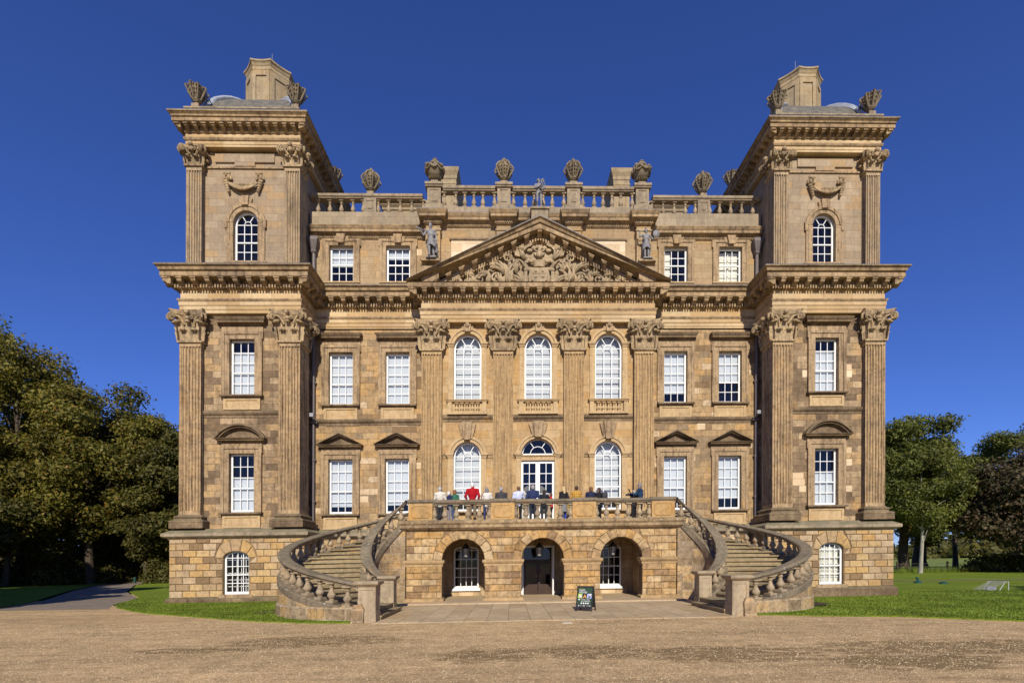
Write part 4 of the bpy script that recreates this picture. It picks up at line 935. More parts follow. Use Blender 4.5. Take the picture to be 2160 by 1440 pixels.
piers = ((-5.5, AC[0]-.865), (AC[0]+.865, AC[1]-.865), (AC[1]+.865, AC[2]-.865), (AC[2]+.865, 5.5))
MOULD = stone('terrace_mouldings', [(.40,.28,.15), (.46,.33,.18), (.36,.25,.14)], 'plain', dirt=.35, seed=3, streak=.2, white=.3)
for (a, b) in piers:
    mb = MB(); mb.sweep([(a,-1.9), (a,-2.37), (b,-2.37), (b,-1.9)], ip); mb.build('impost_band', MOULD, terr)
    mb = MB(); mb.sweep([(a,-1.9), (a,-2.37), (b,-2.37), (b,-1.9)], [(.08,-.1), (.08,.16), (.0,.21)]); mb.build('pier_plinth', MOULD, terr)
mb = MB(); TC = [(-5.5,1.4), (-5.5,-2.37), (5.5,-2.37), (5.5,1.4)]
mb.sweep(TC, [(0,2.86), (.03,2.88), (.05,2.93), (.14,2.96), (.18,3.0), (.22,3.03), (.22,3.14), (.25,3.18), (.27,3.21), (.27,3.31), (.22,3.34), (-.45,3.36)])
mb.build('terrace_cornice', stone('terrace_cornice_stone', [(.27,.21,.135), (.38,.285,.17), (.33,.245,.14)], 'plain', dirt=.55, seed=5, streak=.3, white=.8, fine=.7, moss=.6), terr)
mb = MB(); mb.box(-5.45, 5.45, -2.3, 1.14, 3.0, 3.3); mb.build('terrace_floor', M['stair'], terr)
mb = MB(); mb.box(-4.6, 4.6, -1.86, 1.1, 2.72, 2.78)
for s in (-1, 1): mb.box(*sorted((s*4.45, s*4.6)), -1.86, .62, -.1, 2.75)
wall(mb, -4.6, 4.6, -.1, 2.75, .6, [(-3.93, -2.77, .42, 2.34, .28), (2.73, 3.89, .42, 2.34, .28), (-.78, .78, -.1, 2.36, 0)], .16)
mb.build('loggia_wall', stone('loggia_stone', [(.40,.30,.18), (.46,.35,.22), (.42,.30,.17)], 'brick', course=.34, blen=.8, dirt=.25, seed=2), terr)
mb = MB(); mb.box(-5.6, 5.6, -3.35, .6, -.1, .075); mb.build('step_slab', M['slab'], terr)
for xc in (-3.35, 3.31):
    o = empty('window', (xc, .46, 0), terr)
    sash_mesh(1.16, .42, 2.34, 4, 4, 2, .28, .07, .03, .12).build('sash_frame', M['white'], o); pane_mesh(1.16, .42, 2.34, .28, .125).build('glass_pane', M['glass'], o); room_mesh(1.16, .42, 2.34, 2.4).build('room_lining', M['room'], o)
    mb = MB(); mb.box(-.66, .66, .04, .16, .30, .42); mb.build('sill', M['white'], o)
    mb = MB(); mb.box(-.32, .32, .115, .15, .06, .24); mb.build('stone_patch', M['panel_new'], o)
o = empty('front_door', (0, .6, 0), terr)
mb = MB(); mb.box(-.78, -.68, .02, .12, 0, 2.36); mb.box(.66, .78, .02, .12, 0, 2.36); mb.box(-.68, .66, .02, .12, 2.26, 2.36); mb.box(.62, .68, -.62, .02, .08, 2.3); mb.build('door_frame', M['white'], o)
for q in (-1, 1):
    mb = MB(); a, b = sorted((q*.01, q*.66)); Y0, Y1 = .10, .15
    for (u, v, z0, z1) in ((a, a+.1, .02, 1.62), (b-.1, b, .02, 1.62), (a+.1, b-.1, .02, .55), (a+.1, b-.1, 1.52, 1.62)): mb.box(u, v, Y0, Y1, z0, z1)
    d = mb.build('door_leaf', M['wood_dark'], o)
    mb = MB(); mb.face((a+.1,.13,.55), (b-.1,.13,.55), (b-.1,.13,1.52), (a+.1,.13,1.52)); mb.build('glass_pane', M['glass'], d)
    mb = MB(); mb.tube([(q*.09,.06,.85), (q*.09,.05,1.05)], .018, 6); mb.build('handle', plain('brass', (.55,.40,.16), .3, .6, metal=.8), d)
mb = MB(); mb.box(-.68, .66, .10, .15, 1.63, 1.70); t = mb.build('transom', M['wood_dark'], o); mb = MB(); mb.face((-.68,.13,1.7), (.66,.13,1.7), (.66,.13,2.26), (-.68,.13,2.26)); mb.build('glass_pane', M['glass'], t)
room_mesh(1.44, 0, 2.36, 4, .17).build('room_lining', M['room'], o)
# terrace balustrade
bal_t = mkmesh(bal_mesh(.64, .118), 'baluster', 'baluster', 50)
PANEL = stone('panel_stone', [ORG, (.47,.31,.14), (.42,.28,.13)], 'plain', dirt=.3, seed=4, streak=.1, white=.2)
for c in (-4.93, -1.62, 1.70, 4.95):
    mb = MB(); w = .96; x0, x1 = c - w/2, c + w/2; mb.box(x0, x1, -2.40, -2.0, 3.34, 4.02)
    a, b, z0, z1, k = x0+.1, x1-.1, 3.44, 3.95, .09; y = -2.412
    oc = [(a+k,z0), (b-k,z0), (b,z0+k), (b,z1-k), (b-k,z1), (a+k,z1), (a,z1-k), (a,z0+k)]
    mb.rings([[(p[0], -2.38, p[1]) for p in oc], [(p[0], y-.01, p[1]) for p in oc], [(p[0] + (.03 if p[0] < c else -.03), y-.012, p[1] + (.03 if p[1] < 3.7 else -.03)) for p in oc], [(p[0] + (.04 if p[0] < c else -.04), -2.405, p[1] + (.04 if p[1] < 3.7 else -.04)) for p in oc]], cap0=False); mb.build('parapet_panel', PANEL, terr)
mb = MB()
for (a, b) in ((-4.45, -2.10), (-1.14, 1.22), (2.18, 4.47)): coping(mb, a, b, -2.2, .42, 3.99, 4.17)
for c in (-4.93, -1.62, 1.70, 4.95): coping(mb, c-.52, c+.52, -2.2, .48, 4.01, 4.20)
mb.box(-5.45, 5.45, -2.42, -1.98, 3.30, 3.345)
o = mb.build('balustrade', M['coping'], terr)
for (a, b) in ((-4.45, -2.10), (-1.14, 1.22), (2.18, 4.47)):
    for k in range(6):
        x = a + (b - a)*k/5 + (.05 if k == 0 else -.05 if k == 5 else 0); link('baluster', bal_t, None, o, (x, -2.2, 3.345))

# ------------------------------------------------------------------ curved stairs
bal_st = mkmesh(bal_mesh(.60, .122), 'baluster', 'baluster', 50)
mb = MB(); mb.box(-.15,.15,-.14,.14,-.22,.004); blk_st = mkmesh(mb, 'block', 'coping')
CX, CY_ = 5.54, -3.69
def ell(a, b, t0, t1, n=120):
    P = []
    for k in range(n + 1):
        th = R(t0 + (t1 - t0)*k/n); P.append((-CX - a*math.cos(th), CY_ + b*math.sin(th)))
    S = [0]
    for p, q in zip(P, P[1:]): S.append(S[-1] + math.hypot(q[0]-p[0], q[1]-p[1]))
    return P, [v/S[-1] for v in S], S[-1]
def zrail(u): return 4.18 - 3.14*u - .10*math.sin(math.pi*max(0, min(1, u)))
def strip(mb, sgn, P, U, prof, i0=0, i1=None, zf=zrail):
    """cross section (offset to the outside, z above/below rail) along the curve"""
    i1 = len(P) - 1 if i1 is None else i1; rs = []
    for i in range(i0, i1 + 1):
        a = P[max(i-1, 0)]; b = P[min(i+1, len(P)-1)]; d = Vector((b[0]-a[0], b[1]-a[1])).normalized(); n = Vector((-d.y, d.x))*-1
        rs.append([(sgn*(P[i][0] + n.x*o), P[i][1] + n.y*o, (z if absz else zf(U[i]) + z)) for (o, z, absz) in prof])
    mb.rings(rs)
for sgn, side in ((1, 'left'), (-1, 'right')):
    st = tag(empty('curved_staircase'), 'curved stone stair with balustrades, %s' % ('nearer the dark woodland and the grey track' if sgn > 0 else 'nearer the sandwich board and the copper beech'), 'staircase', 'curved entrance stairs')
    Po, Uo, Lo = ell(3.76, 4.13, 96, -92); Pi, Ui, Li = ell(1.10, 1.42, 91, -91)
    cop = lambda e: [(-e+.07,-.16,0), (e-.07,-.16,0), (e-.05,-.10,0), (e,-.08,0), (e,-.035,0), (e-.05,0,0), (-e+.05,0,0), (-e,-.035,0), (-e,-.08,0), (-e+.05,-.10,0)]
    wallp = lambda e: [(-e,-.30,1), (e,-.30,1), (e,-.82,0), (-e,-.82,0)]
    for (P, U, L, nm) in ((Po, Uo, Lo, 'outer'), (Pi, Ui, Li, 'inner')):
        mb = MB(); strip(mb, sgn, P, U, [(-.17,-.4,1), (.17,-.4,1), (.17,-.90,0), (-.17,-.90,0)], zf=zrail)
        if nm == 'outer': strip(mb, sgn, P, U, [(.16,-.3,1), (.24,-.3,1), (.24,.36,1), (.20,.42,1), (.16,.44,1)], 45)
        w_ = mb.build('stair_wall', M['stair'], st)
        mb = MB(); strip(mb, sgn, P, U, [(-.23,-1.10,0), (.20,-.98,0), (.21,-.80,0), (.19,-.77,0), (-.21,-.77,0), (-.23,-.80,0)]); mb.build('string_band', M['coping'], st)
        mb = MB(); strip(mb, sgn, P, U, cop(.195)); hr = mb.build('handrail', M['coping'], st)
        n = int(L/(.46 if nm == 'outer' else .36)); mbb = MB(); K = len(P) - 1
        for k in range(n):
            u = (k + .6)/n; j = min(range(K+1), key=lambda i: abs(U[i] - u)); p = P[j]; zt = zrail(U[j]) - .155; zs = zrail(U[j]) - .78
            o = link('baluster', bal_st, None, st, (sgn*p[0], p[1], zt - .60 + .005)); a = P[max(j-1, 0)]; b = P[min(j+1, K)]
            o.rotation_euler.z = math.atan2(b[1]-a[1], sgn*(b[0]-a[0]))
            link('block', blk_st, None, o, (0,0,0))
    # steps
    NS = 20; mb = MB()
    def at(P, U, u):
        u = min(max(u, 0), 1); i = max(1, next((k for k in range(len(U)) if U[k] >= u), len(U)-1)); f = (u - U[i-1])/max(1e-9, U[i]-U[i-1]); return (P[i-1][0] + (P[i][0]-P[i-1][0])*f, P[i-1][1] + (P[i][1]-P[i-1][1])*f)
    for k in range(NS):
        u0, u1 = k/NS, (k + 1)/NS + .004; z = 3.3 - 3.3*(k + .0)/NS - .005 - .08*math.sin(math.pi*k/NS)
        for sub in range(2):
            ua, ub = u0 + (u1-u0)*sub/2, u0 + (u1-u0)*(sub+1)/2
            A, B, C, D = at(Pi,Ui,ua), at(Po,Uo,ua), at(Po,Uo,ub), at(Pi,Ui,ub)
            lo = -.3; n = len(mb.v)
            mb.v += [(sgn*p[0], p[1], zz) for zz in (lo, z-.05) for p in (A, B, C, D)]
            for f in ((0,1,5,4), (1,2,6,5), (2,3,7,6), (3,0,4,7)): mb.f.append(tuple(n+i for i in f))
            # nosing slab
            e = .012 if sub else 0; C2, D2 = at(Po,Uo,min(1,ub+e*.6)), at(Pi,Ui,min(1,ub+e)); n = len(mb.v)
            mb.v += [(sgn*p[0], p[1], zz) for zz in (z-.05, z) for p in (A, B, C2, D2)]
            for f in ((0,1,5,4), (1,2,6,5), (2,3,7,6), (3,0,4,7), (4,5,6,7), (0,3,2,1)): mb.f.append(tuple(n+i for i in f))
    # bottom steps spreading out past the newels
    for k, (dx, z) in enumerate(((-.10, .15), (-.38, .30))):
        x1_, x0_ = -4.95 + dx, -5.9; mb.box(*sorted((sgn*x0_, sgn*x1_)), -7.85 + .12*k, -5.25, -.2, z - .05); mb.box(*sorted((sgn*x0_, sgn*(x1_+.03))), -7.87 + .12*k, -5.2, z - .05, z)
    mb.build('steps', M['tread'], st)
    for (x, y, h, w) in ((-5.33, -8.05, 1.17, .46), (-5.52, -5.08, 1.22, .42)):
        mb = MB(); a = w/2; X = sgn*x
        mb.box(X-a-.03, X+a+.03, y-a-.03, y+a+.03, -.2, .26); mb.box(X-a, X+a, y-a, y+a, .26, h-.17)
        for (dx, dy) in ((0,-1), (1,0), (-1,0)):
            f = a + .018; t = Vector((-dy, dx, 0)); nn = Vector((dx, dy, 0))
            for (p, q, z0, z1) in ((-a, -a+.07, .26, h-.17), (a-.07, a, .26, h-.17), (-a+.07, a-.07, .26, .34), (-a+.07, a-.07, h-.25, h-.17)): mb.prism([(p,z0), (q,z0), (q,z1), (p,z1)], Vector((X, y, 0)) + nn*a, t, (0,0,1), nn, .03)
        pts = ((a,h-.17), (a+.03,h-.15), (a+.06,h-.12), (a+.10,h-.09), (a+.11,h-.05), (a+.11,h-.02), (a+.07,h))
        mb.rings([[(X + sx*r, y + sy*r, z) for sx, sy in ((-1,-1),(1,-1),(1,1),(-1,1))] for r, z in pts]); mb.build('newel_post', M['newel'], st)
    mb = MB(); X = sgn*-5.56; mb.rings([[(X + dx*q, y2, z2) for dx, y2, z2 in ((-.17,-8.44,-.1), (.17,-8.44,-.1), (.17,-8.38,.40*q), (.09,-8.36,.53*q), (-.11,-8.36,.51*q), (-.17,-8.38,.38*q))] for q in (1.0,)] + [[(X + dx, y2, z2) for dx, y2, z2 in ((-.17,-8.26,-.1), (.17,-8.26,-.1), (.17,-8.26,.40), (.09,-8.26,.53), (-.11,-8.26,.51), (-.17,-8.26,.38))]]); mb.build('guard_stone', M['stair'], st)

# ------------------------------------------------------------------ urns
def basket_urn(S, tall=True):
    mb = MB(); f = math.pi/8
    mb.lathe([(.12,0), (.12,.03), (.095,.04), (.095,.09), (.14,.10), (.155,.13), (.19,.15), (.20,.18), (.21,.21), (.19,.22)], n=8, ph=f)
    mb.lathe([(.14,.21), (.26,.42), (.33,.58), (.27,.72), (.19,.87), (.215,.89), (.20,.93), (.13,.97), (.08,1.0), (.085,1.04), (.04,1.07), (.0,1.08)], n=8, ph=f)
    for k in range(8):
        a = f + k*math.pi/4; a2 = a + math.pi/4
        mb.tube([((r)*math.cos(a), r*math.sin(a), z) for r, z in ((.20,.21), (.33,.40), (.43,.58))], .036, 6); mb.tube([((r)*math.cos(a), r*math.sin(a), z) for r, z in ((.43,.58), (.35,.73), (.22,.88))], .036, 6)
        mb.tube([(.19*math.cos(a), .19*math.sin(a), .89), (.22*math.cos(a2), .22*math.sin(a2), .89)], .03, 5)
        am = a + math.pi/8
        for (r, z, q) in ((.26,.36,.042), (.315,.47,.05), (.35,.58,.05), (.32,.68,.045), (.27,.78,.04)):
            for e in (-1, 1): mb.ball(((r-.02)*math.cos(am) - e*.05*math.sin(am)*(r/.3), (r-.02)*math.sin(am) + e*.05*math.cos(am)*(r/.3), z), q*.62, q*.62, q*.8, 7, 5)
    mb.ball((0,0,1.08), .06, .06, .05)
    if not tall:   # tower urns: the basket flares right up to the rim, low lid
        mb.v = [(x*(1.06 if z > .5 else 1), y*(1.06 if z > .5 else 1), z*1.26 if z <= .58 else .731 + (z - .58)*.42) for x, y, z in mb.v]
    mb.v = [(x*S, y*S, z*S) for x, y, z in mb.v]; return mb
def garland_urn():
    mb = MB(); mb.lathe([(.13,0), (.13,.03), (.095,.05), (.10,.07), (.16,.09), (.22,.14), (.27,.20), (.295,.22), (.26,.25), (.33,.36), (.385,.48), (.40,.57), (.36,.67), (.28,.75), (.26,.78), (.275,.80), (.25,.86), (.21,.91), (.15,.97), (.12,1.0), (.14,1.02), (.12,1.06), (.06,1.10), (0,1.12)], n=18)
    for k in range(18):
        a = k*math.pi/9; mb.tube([(r*math.cos(a), r*math.sin(a), z) for r, z in ((.14,.085), (.22,.13), (.28,.20))], .026, 5)
    for k in range(40):
        a = rng.random()*6.28; r = .39 + .03*rng.random(); z = .54 + .12*rng.random() + .04*math.sin(4*a); mb.ball((r*math.cos(a), r*math.sin(a), z), .05 + .035*rng.random(), None, None, 7, 5)
    for k in range(8):
        a = k*math.pi/4; mb.tube([(.41*math.cos(a+u), .41*math.sin(a+u), .55 - .12*math.sin(math.pi*(u+.39)/.78)) for u in (-.39,-.2,0,.2,.39)], .035, 6)
    return mb
bu = mkmesh(basket_urn(1.08), 'basket_urn', 'urn', 40); bt = mkmesh(basket_urn(1.0, False), 'basket_urn', 'urn', 40); GU = garland_urn(); GU.v = [(x*1.06, y*1.06, z*1.03) for x, y, z in GU.v]; gu = mkmesh(GU, 'garland_urn', 'urn', 50)
def put(me, nm, loc, label, group): o = link(nm, me, None, None, loc); o.rotation_euler.z = rng.random()*.3; return tag(o, label, 'urn', group)
for s, sd in ((-1, 'left'), (1, 'right')):
    put(bt, 'stone_urn', (s*15.62, .38, 22.52), 'lattice stone urn on the outer front corner of the %s tower roof' % sd, 'urns on the tower roofs')
    put(bt, 'stone_urn', (s*11.16, .38, 22.52), 'lattice stone urn on the inner front corner of the %s tower' % sd, 'urns on the tower roofs')
    put(bt, 'stone_urn', (s*11.12, 5.0, 22.52), 'stone urn half hidden behind the rear eaves of the %s tower' % sd, 'urns on the tower roofs')
    put(bu, 'stone_urn', (s*8.15, 1.72, 19.62), 'octagonal lattice stone urn above the lower balustrade of the %s wing' % sd, 'urns on the wing balustrades')
    put(gu, 'stone_urn', (s*5.02, 1.46, 19.96), 'round garlanded stone urn at the %s end of the raised central balustrade' % sd, 'urns on the central balustrade')
    put(bu, 'stone_urn', (s*1.68, 1.46, 19.96), 'octagonal lattice urn on the pedestal just %s of the top statue' % sd, 'urns on the central balustrade')
# ------------------------------------------------------------------ figures
def fuse(mb, voxel, name, mat, parent=None, sm=3):
    """one continuous surface from overlapping limbs"""
    me = bpy.data.meshes.new('tmp'); me.from_pydata(mb.v, [], mb.f)
    bm = bmesh.new(); bm.from_mesh(me); bmesh.ops.recalc_face_normals(bm, faces=bm.faces); bm.to_mesh(me); bm.free()
    o = bpy.data.objects.new('tmp', me); COL.objects.link(o)
    m = o.modifiers.new('r', 'REMESH'); m.mode = 'VOXEL'; m.voxel_size = voxel
    if sm: m2 = o.modifiers.new('s', 'SMOOTH'); m2.iterations = sm; m2.factor = .5
    dg = bpy.context.evaluated_depsgraph_get(); dg.update()
    nm = bpy.data.meshes.new_from_object(o.evaluated_get(dg)); nm.name = name
    bpy.data.objects.remove(o); bpy.data.meshes.remove(me)
    nm.shade_smooth()
    return link(name, nm, mat, parent)
ARM = dict(down=((.25,-.03,1.14), (.26,.05,.89)), pocket=((.275,-.09,1.15), (.20,.07,.94)), hold=((.24,.03,1.15), (.09,.25,1.17)), face=((.27,.10,1.20), (.13,.17,1.46)),
           behind=((.27,-.12,1.15), (.07,-.17,1.0)), rail=((.26,.05,1.15), (.20,.28,1.08)), cross=((.24,.10,1.18), (-.08,.22,1.20)), raised=((.36,.0,1.36), (.36,-.02,1.62)), out=((.34,.03,1.19), (.46,.12,1.38)), camera=((.25,.12,1.20), (.16,.40,1.30)))
def limbs(f, arms, legs, sh, fem):
    J = dict(); J['sh'] = {}; J['el'] = {}; J['wr'] = {}
    for q, a in ((-1, arms[0]), (1, arms[1])):
        E, W = ARM[a]; k = sh/.19
        J['sh'][q] = Vector((q*sh, 0, 1.42)); J['el'][q] = Vector((q*E[0]*k, E[1], E[2])); J['wr'][q] = Vector((q*W[0]*k, W[1], W[2]))
    L = {}
    for q in (-1, 1):
        hip = Vector((q*.095, 0, .90)); kn = Vector((q*.10, .02, .48)); an = Vector((q*.10, -.02, .085))
        if legs == 'cross' and q > 0: kn = Vector((.06, .10, .50)); an = Vector((-.16, .02, .10))
        if legs == 'bend' and q > 0: kn = Vector((.13, .14, .50)); an = Vector((.14, -.02, .16))
        if legs == 'stride': kn = Vector((q*.09, .03 + q*.10, .48)); an = Vector((q*.09, q*.16, .085))
        L[q] = (hip, kn, an)
    return J, L
def add_head(mb, z=1.615, turn=0.0, nod=0.0):
    rot = Matrix.Rotation(turn, 3, 'Z') @ Matrix.Rotation(-nod, 3, 'X'); c = Vector((0,.015,z))
    P = lambda x, y, zz: c + rot @ Vector((x, y, zz))
    mb.ball(P(0,-.005,.025), .078, .098, .098, 14, 10, rot); mb.ball(P(0,.03,-.055), .058, .062, .062, 12, 8, rot)
    mb.capsule(P(0,.09,.012), P(0,.112,-.028), .012, .017, 6)          # nose
    mb.ball(P(0,.083,-.062), .026, .014, .010, 8, 5, rot); mb.ball(P(0,.078,-.095), .026, .02, .018, 8, 5, rot)  # mouth, chin
    for e in (-1, 1):
        mb.ball(P(e*.078,-.008,-.005), .012, .02, .034, 7, 5, rot)     # ear
        mb.ball(P(e*.034,.086,.028), .022, .012, .010, 7, 5, rot)      # brow
        mb.ball(P(e*.034,.082,.008), .014, .012, .010, 7, 5, rot)      # eye
    return P, rot
def add_hand(mb, E, W, q, curl=.5):
    d = (W - E).normalized(); side = d.cross(Vector((0,0,1)));
    if side.length < .1: side = Vector((0,1,0))
    side.normalize(); nrm = side.cross(d)
    mb.ball(W + d*.045, .03, .03, .03, 8, 6); mb.capsule(W, W + d*.08, .022, .03, 8)
    for k, (o, L) in enumerate(((-.027,.062), (-.009,.072), (.009,.068), (.027,.052))):
        b = W + d*.085 + side*o; m = b + d*(L*.55) - nrm*(.010*curl); t = m + (d*(1-curl*.5) - nrm*curl).normalized()*(L*.5)
        mb.capsule(b, m, .0100, .0095, 6); mb.capsule(m, t, .0095, .008, 6)
    th = W + d*.03 + side*(.03*-q); mb.capsule(th, th + d*.035 + side*(.028*-q), .0115, .010, 6); mb.capsule(th + d*.035 + side*(.028*-q), th + d*.065 + side*(.030*-q), .010, .0085, 6)
def torso(mb, e, sh, fem, low=.90):
    mb.capsule((0,0,low+.04), (0,0,1.06), .13+e, .122+e-(.012 if fem else 0), 12)
    mb.ball((0,0,1.24), sh*.86+e, .115+e, .21, 14, 10); mb.ball((0,-.005,1.36), sh*.95+e, .10+e, .09+e*.5, 12, 8)
    for q in (-1, 1):
        mb.capsule((0,-.01,1.45), (q*sh,0,1.415), .058+e*.6, .062+e, 8); mb.ball((q*.075,.01,.95), .098+e, .115+e, .12, 10, 8)
        if fem: mb.ball((q*.07,.085,1.27), .065, .06, .065, 8, 6)
def person(px, y, h, label, rz=0.0, fem=False, arms=('down','down'), legs='stand', top='jacket', topcol=(.1,.1,.1), botcol=(.03,.03,.04), hair=(.3,.3,.3), hairstyle='short', skin=(.50,.30,.21), skirt=None, turn=0.0, nod=0.0, topmat=None, bare=False, bulk=1.0):
    S = h/1.75; sh = (.168 if fem else .192)*bulk
    J, L = limbs(None, arms, legs, sh, fem)
    mb = MB(); torso(mb, 0.0, sh, fem); mb.capsule((0,-.005,1.42), (0,.012,1.56), .058, .052, 10)
    P, rot = add_head(mb, 1.62, turn, nod)
    for q in (-1, 1):
        mb.capsule(J['sh'][q], J['el'][q], .049, .040, 8); mb.capsule(J['el'][q], J['wr'][q], .040, .027, 8); add_hand(mb, J['el'][q], J['wr'][q], q)
        hip, kn, an = L[q]; mb.capsule(hip, kn, .085, .056, 10); mb.capsule(kn, an, .055, .038, 10); mb.capsule(an, an + Vector((0,.13,-.05)), .04, .032, 8)
    body = fuse(mb, .0105, 'person', plain('skin', skin, .55, .3, .06), None, 1)
    mb = MB(); torso(mb, .022, sh, fem, .86)
    for q in (-1, 1):
        mb.capsule(J['sh'][q], J['el'][q], .068, .058, 10)
        W = J['el'][q].lerp(J['wr'][q], .25 if bare else .96); mb.capsule(J['el'][q], W, .058, .044, 10)
    mb.capsule((0,-.01,1.44), (0,-.0,1.50), .072, .066, 10)
    fuse(mb, .017, top, topmat or plain(top + '_cloth', topcol, .85, .15, .18, 14), body, 2)
    if skirt:
        mb = MB(); mb.lathe([(.13,1.0), (.165,.90), (.19,.72), (.20,.52), (.19,.52), (.15,.9)], n=18, sy=.85); mb.build('skirt', plain('skirt_cloth', skirt, .9, .1, .5, 22), body, smooth=60)
    mb = MB(); mb.capsule((0,0,.93), (0,0,1.0), .135, .13, 12)
    for q in (-1, 1):
        hip, kn, an = L[q]; mb.ball((q*.075,.0,.93), .105, .125, .12, 10, 8); mb.capsule(hip, kn, .100, .070, 10); mb.capsule(kn, an, .070, .060, 10)
    fuse(mb, .017, 'tights' if skirt else 'trousers', plain('trouser_cloth', botcol, .85, .15, .15, 12), body, 2)
    mb = MB()
    for q in (-1, 1):
        an = L[q][2]; mb.capsule(an + Vector((0,-.03,-.035)), an + Vector((0,.15,-.045)), .048, .040, 10); mb.capsule(an + Vector((0,-.01,.0)), an + Vector((0,0,-.03)), .05, .05, 8)
    fuse(mb, .014, 'shoes', plain('shoe_leather', (.03,.025,.022), .4, .4, .1), body, 1)
    mb = MB(); mb.ball(P(0,-.018,.036), .087, .100, .098, 14, 10, rot); mb.ball(P(0,-.05,-.015), .078, .062, .075, 12, 8, rot)
    if hairstyle in ('bob', 'long', 'curly'):
        for q in (-1, 1): mb.ball(P(q*.062,-.02,-.035), .038, .06, .09, 8, 6, rot)
        mb.ball(P(0,-.06,-.05), .085, .055, .085, 10, 8, rot)
    if hairstyle == 'long': mb.capsule(P(0,-.075,-.06), P(0,-.085,-.20), .07, .06, 10)
    if hairstyle == 'curly':
        for k in range(14): a = rng.random()*6.28; mb.ball(P(.085*math.cos(a), -.03 + .06*math.sin(a), -.06 + .14*rng.random()), .04)
    if hairstyle == 'tail': mb.capsule(P(0,-.10,.03), P(0,-.14,-.16), .034, .028, 8)
    o = fuse(mb, .012, 'hair', plain('hair', hair, .7, .3, .3, 30), body, 1)
    if hairstyle == 'bald': o.data.transform(Matrix.Translation((0,-.012,-.03)))
    body.location = (px, y, 3.3); body.rotation_euler.z = rz; body.scale = (S, S, S)
    return tag(body, label, 'person', 'visitors on the terrace')
def bag(x, y, z, sx, sy, sz, col, label, name='shoulder_bag', strap=None, cat='bag'):
    mb = MB(); mb.rings([[(x + sx*a*r, y + sy*b*r, z + sz*t) for a, b in ((-1,-.8),(-.8,-1),(.8,-1),(1,-.8),(1,.8),(.8,1),(-.8,1),(-1,.8))] for t, r in ((-1,.8), (-.9,1), (.5,1), (.9,.9), (1,.7))])
    m = plain(name + '_cloth', col, .6, .3, .2, 14); o = mb.build(name, m, None, smooth=50)
    if strap: mb = MB(); mb.tube(strap, .016, 6, .5); mb.build('strap', m, o)
    return tag(o, label, cat)
def plaid():
    s = NT('plaid_cloth'); P = s.n('ShaderNodeTexCoord').outputs['Object']; sp = s.n('ShaderNodeSeparateXYZ'); s.l(P, sp.inputs[0])
    def st(v, f): return s.math('GREATER_THAN', s.math('SINE', s.math('MULTIPLY', v, f)), .55)
    a = s.math('MULTIPLY', s.math('ADD', st(sp.outputs[0], 62), st(sp.outputs[2], 62)), .42)
    s.bsdf(s.mix(a, (.56,.30,.04,1), (.14,.09,.06,1)), .85); return s.m
GREY=(.42,.41,.40); WHT=(.70,.68,.64)
person(-4.38,-.80,1.64,'grey haired man in pale beige jacket, one leg crossed, at the rail end', arms=('rail','rail'), legs='cross', topcol=(.62,.57,.48), botcol=(.035,.037,.042), hair=GREY, turn=-.3)
person(-3.98,-.75,1.46,'balding man in navy blazer and bright blue shirt behind the woman in green', rz=-.9, arms=('hold','down'), topcol=(.025,.035,.085), botcol=(.23,.21,.22), hair=WHT, hairstyle='bald', top='blazer')
person(-3.73,-.85,1.50,'auburn haired woman in green cardigan and blue jeans', rz=-.5, fem=True, arms=('hold','rail'), topcol=(.045,.14,.085), botcol=(.05,.09,.19), hair=(.23,.10,.04), hairstyle='bob', top='cardigan')
person(-2.95,-1.0,1.78,'white haired man in a bright red sweater with hands in pockets', arms=('pocket','pocket'), topcol=(.36,.008,.014), botcol=(.20,.155,.10), hair=WHT, top='sweater', turn=-.4, bulk=1.06)
person(-2.34,-.80,1.58,'woman with grey bob in cream top and navy trousers', fem=True, arms=('rail','rail'), topcol=(.64,.60,.53), botcol=(.035,.05,.12), hair=(.20,.20,.20), hairstyle='bob', top='jumper', bulk=1.1)
person(-1.71,-.80,1.60,'grey haired man in charcoal jacket behind the second parapet panel', arms=('rail','hold'), topcol=(.055,.052,.056), hair=(.33,.33,.33), turn=-.7, bulk=1.1)
person(-.96,-.80,1.62,'young man in pale blue shirt and black trousers raising a hand to his face', arms=('down','face'), topcol=(.53,.57,.72), botcol=(.02,.02,.022), hair=(.13,.075,.04), top='shirt', bare=True, turn=.4)
person(-.66,-.35,1.48,'small white haired woman in green top and cream trousers facing out', rz=2.7, fem=True, arms=('hold','down'), topcol=(.25,.26,.17), botcol=(.62,.56,.49), hair=WHT, hairstyle='bob', top='blouse')
person(-.33,-.90,1.66,'tall grey haired man in plain navy jumper before the glazed door', arms=('down','down'), topcol=(.025,.038,.095), botcol=(.03,.033,.042), hair=(.32,.31,.31), top='jumper', bulk=1.15)
person(.17,-.80,1.46,'dark curly haired woman in shiny black leather jacket', fem=True, arms=('rail','hold'), topcol=(.02,.022,.026), botcol=(.03,.035,.038), hair=(.045,.035,.03), hairstyle='curly', turn=.5)
person(.50,-.65,1.36,'short brown haired woman in red jacket and sunglasses facing left', rz=1.6, fem=True, arms=('hold','hold'), topcol=(.55,.025,.025), botcol=(.015,.015,.017), hair=(.10,.045,.03), hairstyle='bob')
person(1.03,-.80,1.60,'blonde woman in black top with grey patterned skirt and blue tights', rz=.5, fem=True, arms=('hold','pocket'), topcol=(.02,.019,.02), botcol=(.03,.06,.35), hair=(.55,.40,.20), hairstyle='long', skirt=(.20,.20,.20), top='top')
person(1.60,-.75,1.62,'person in mustard plaid shirt behind the third parapet panel', arms=('rail','rail'), topmat=plaid(), hair=(.055,.03,.02), turn=.3, top='shirt')
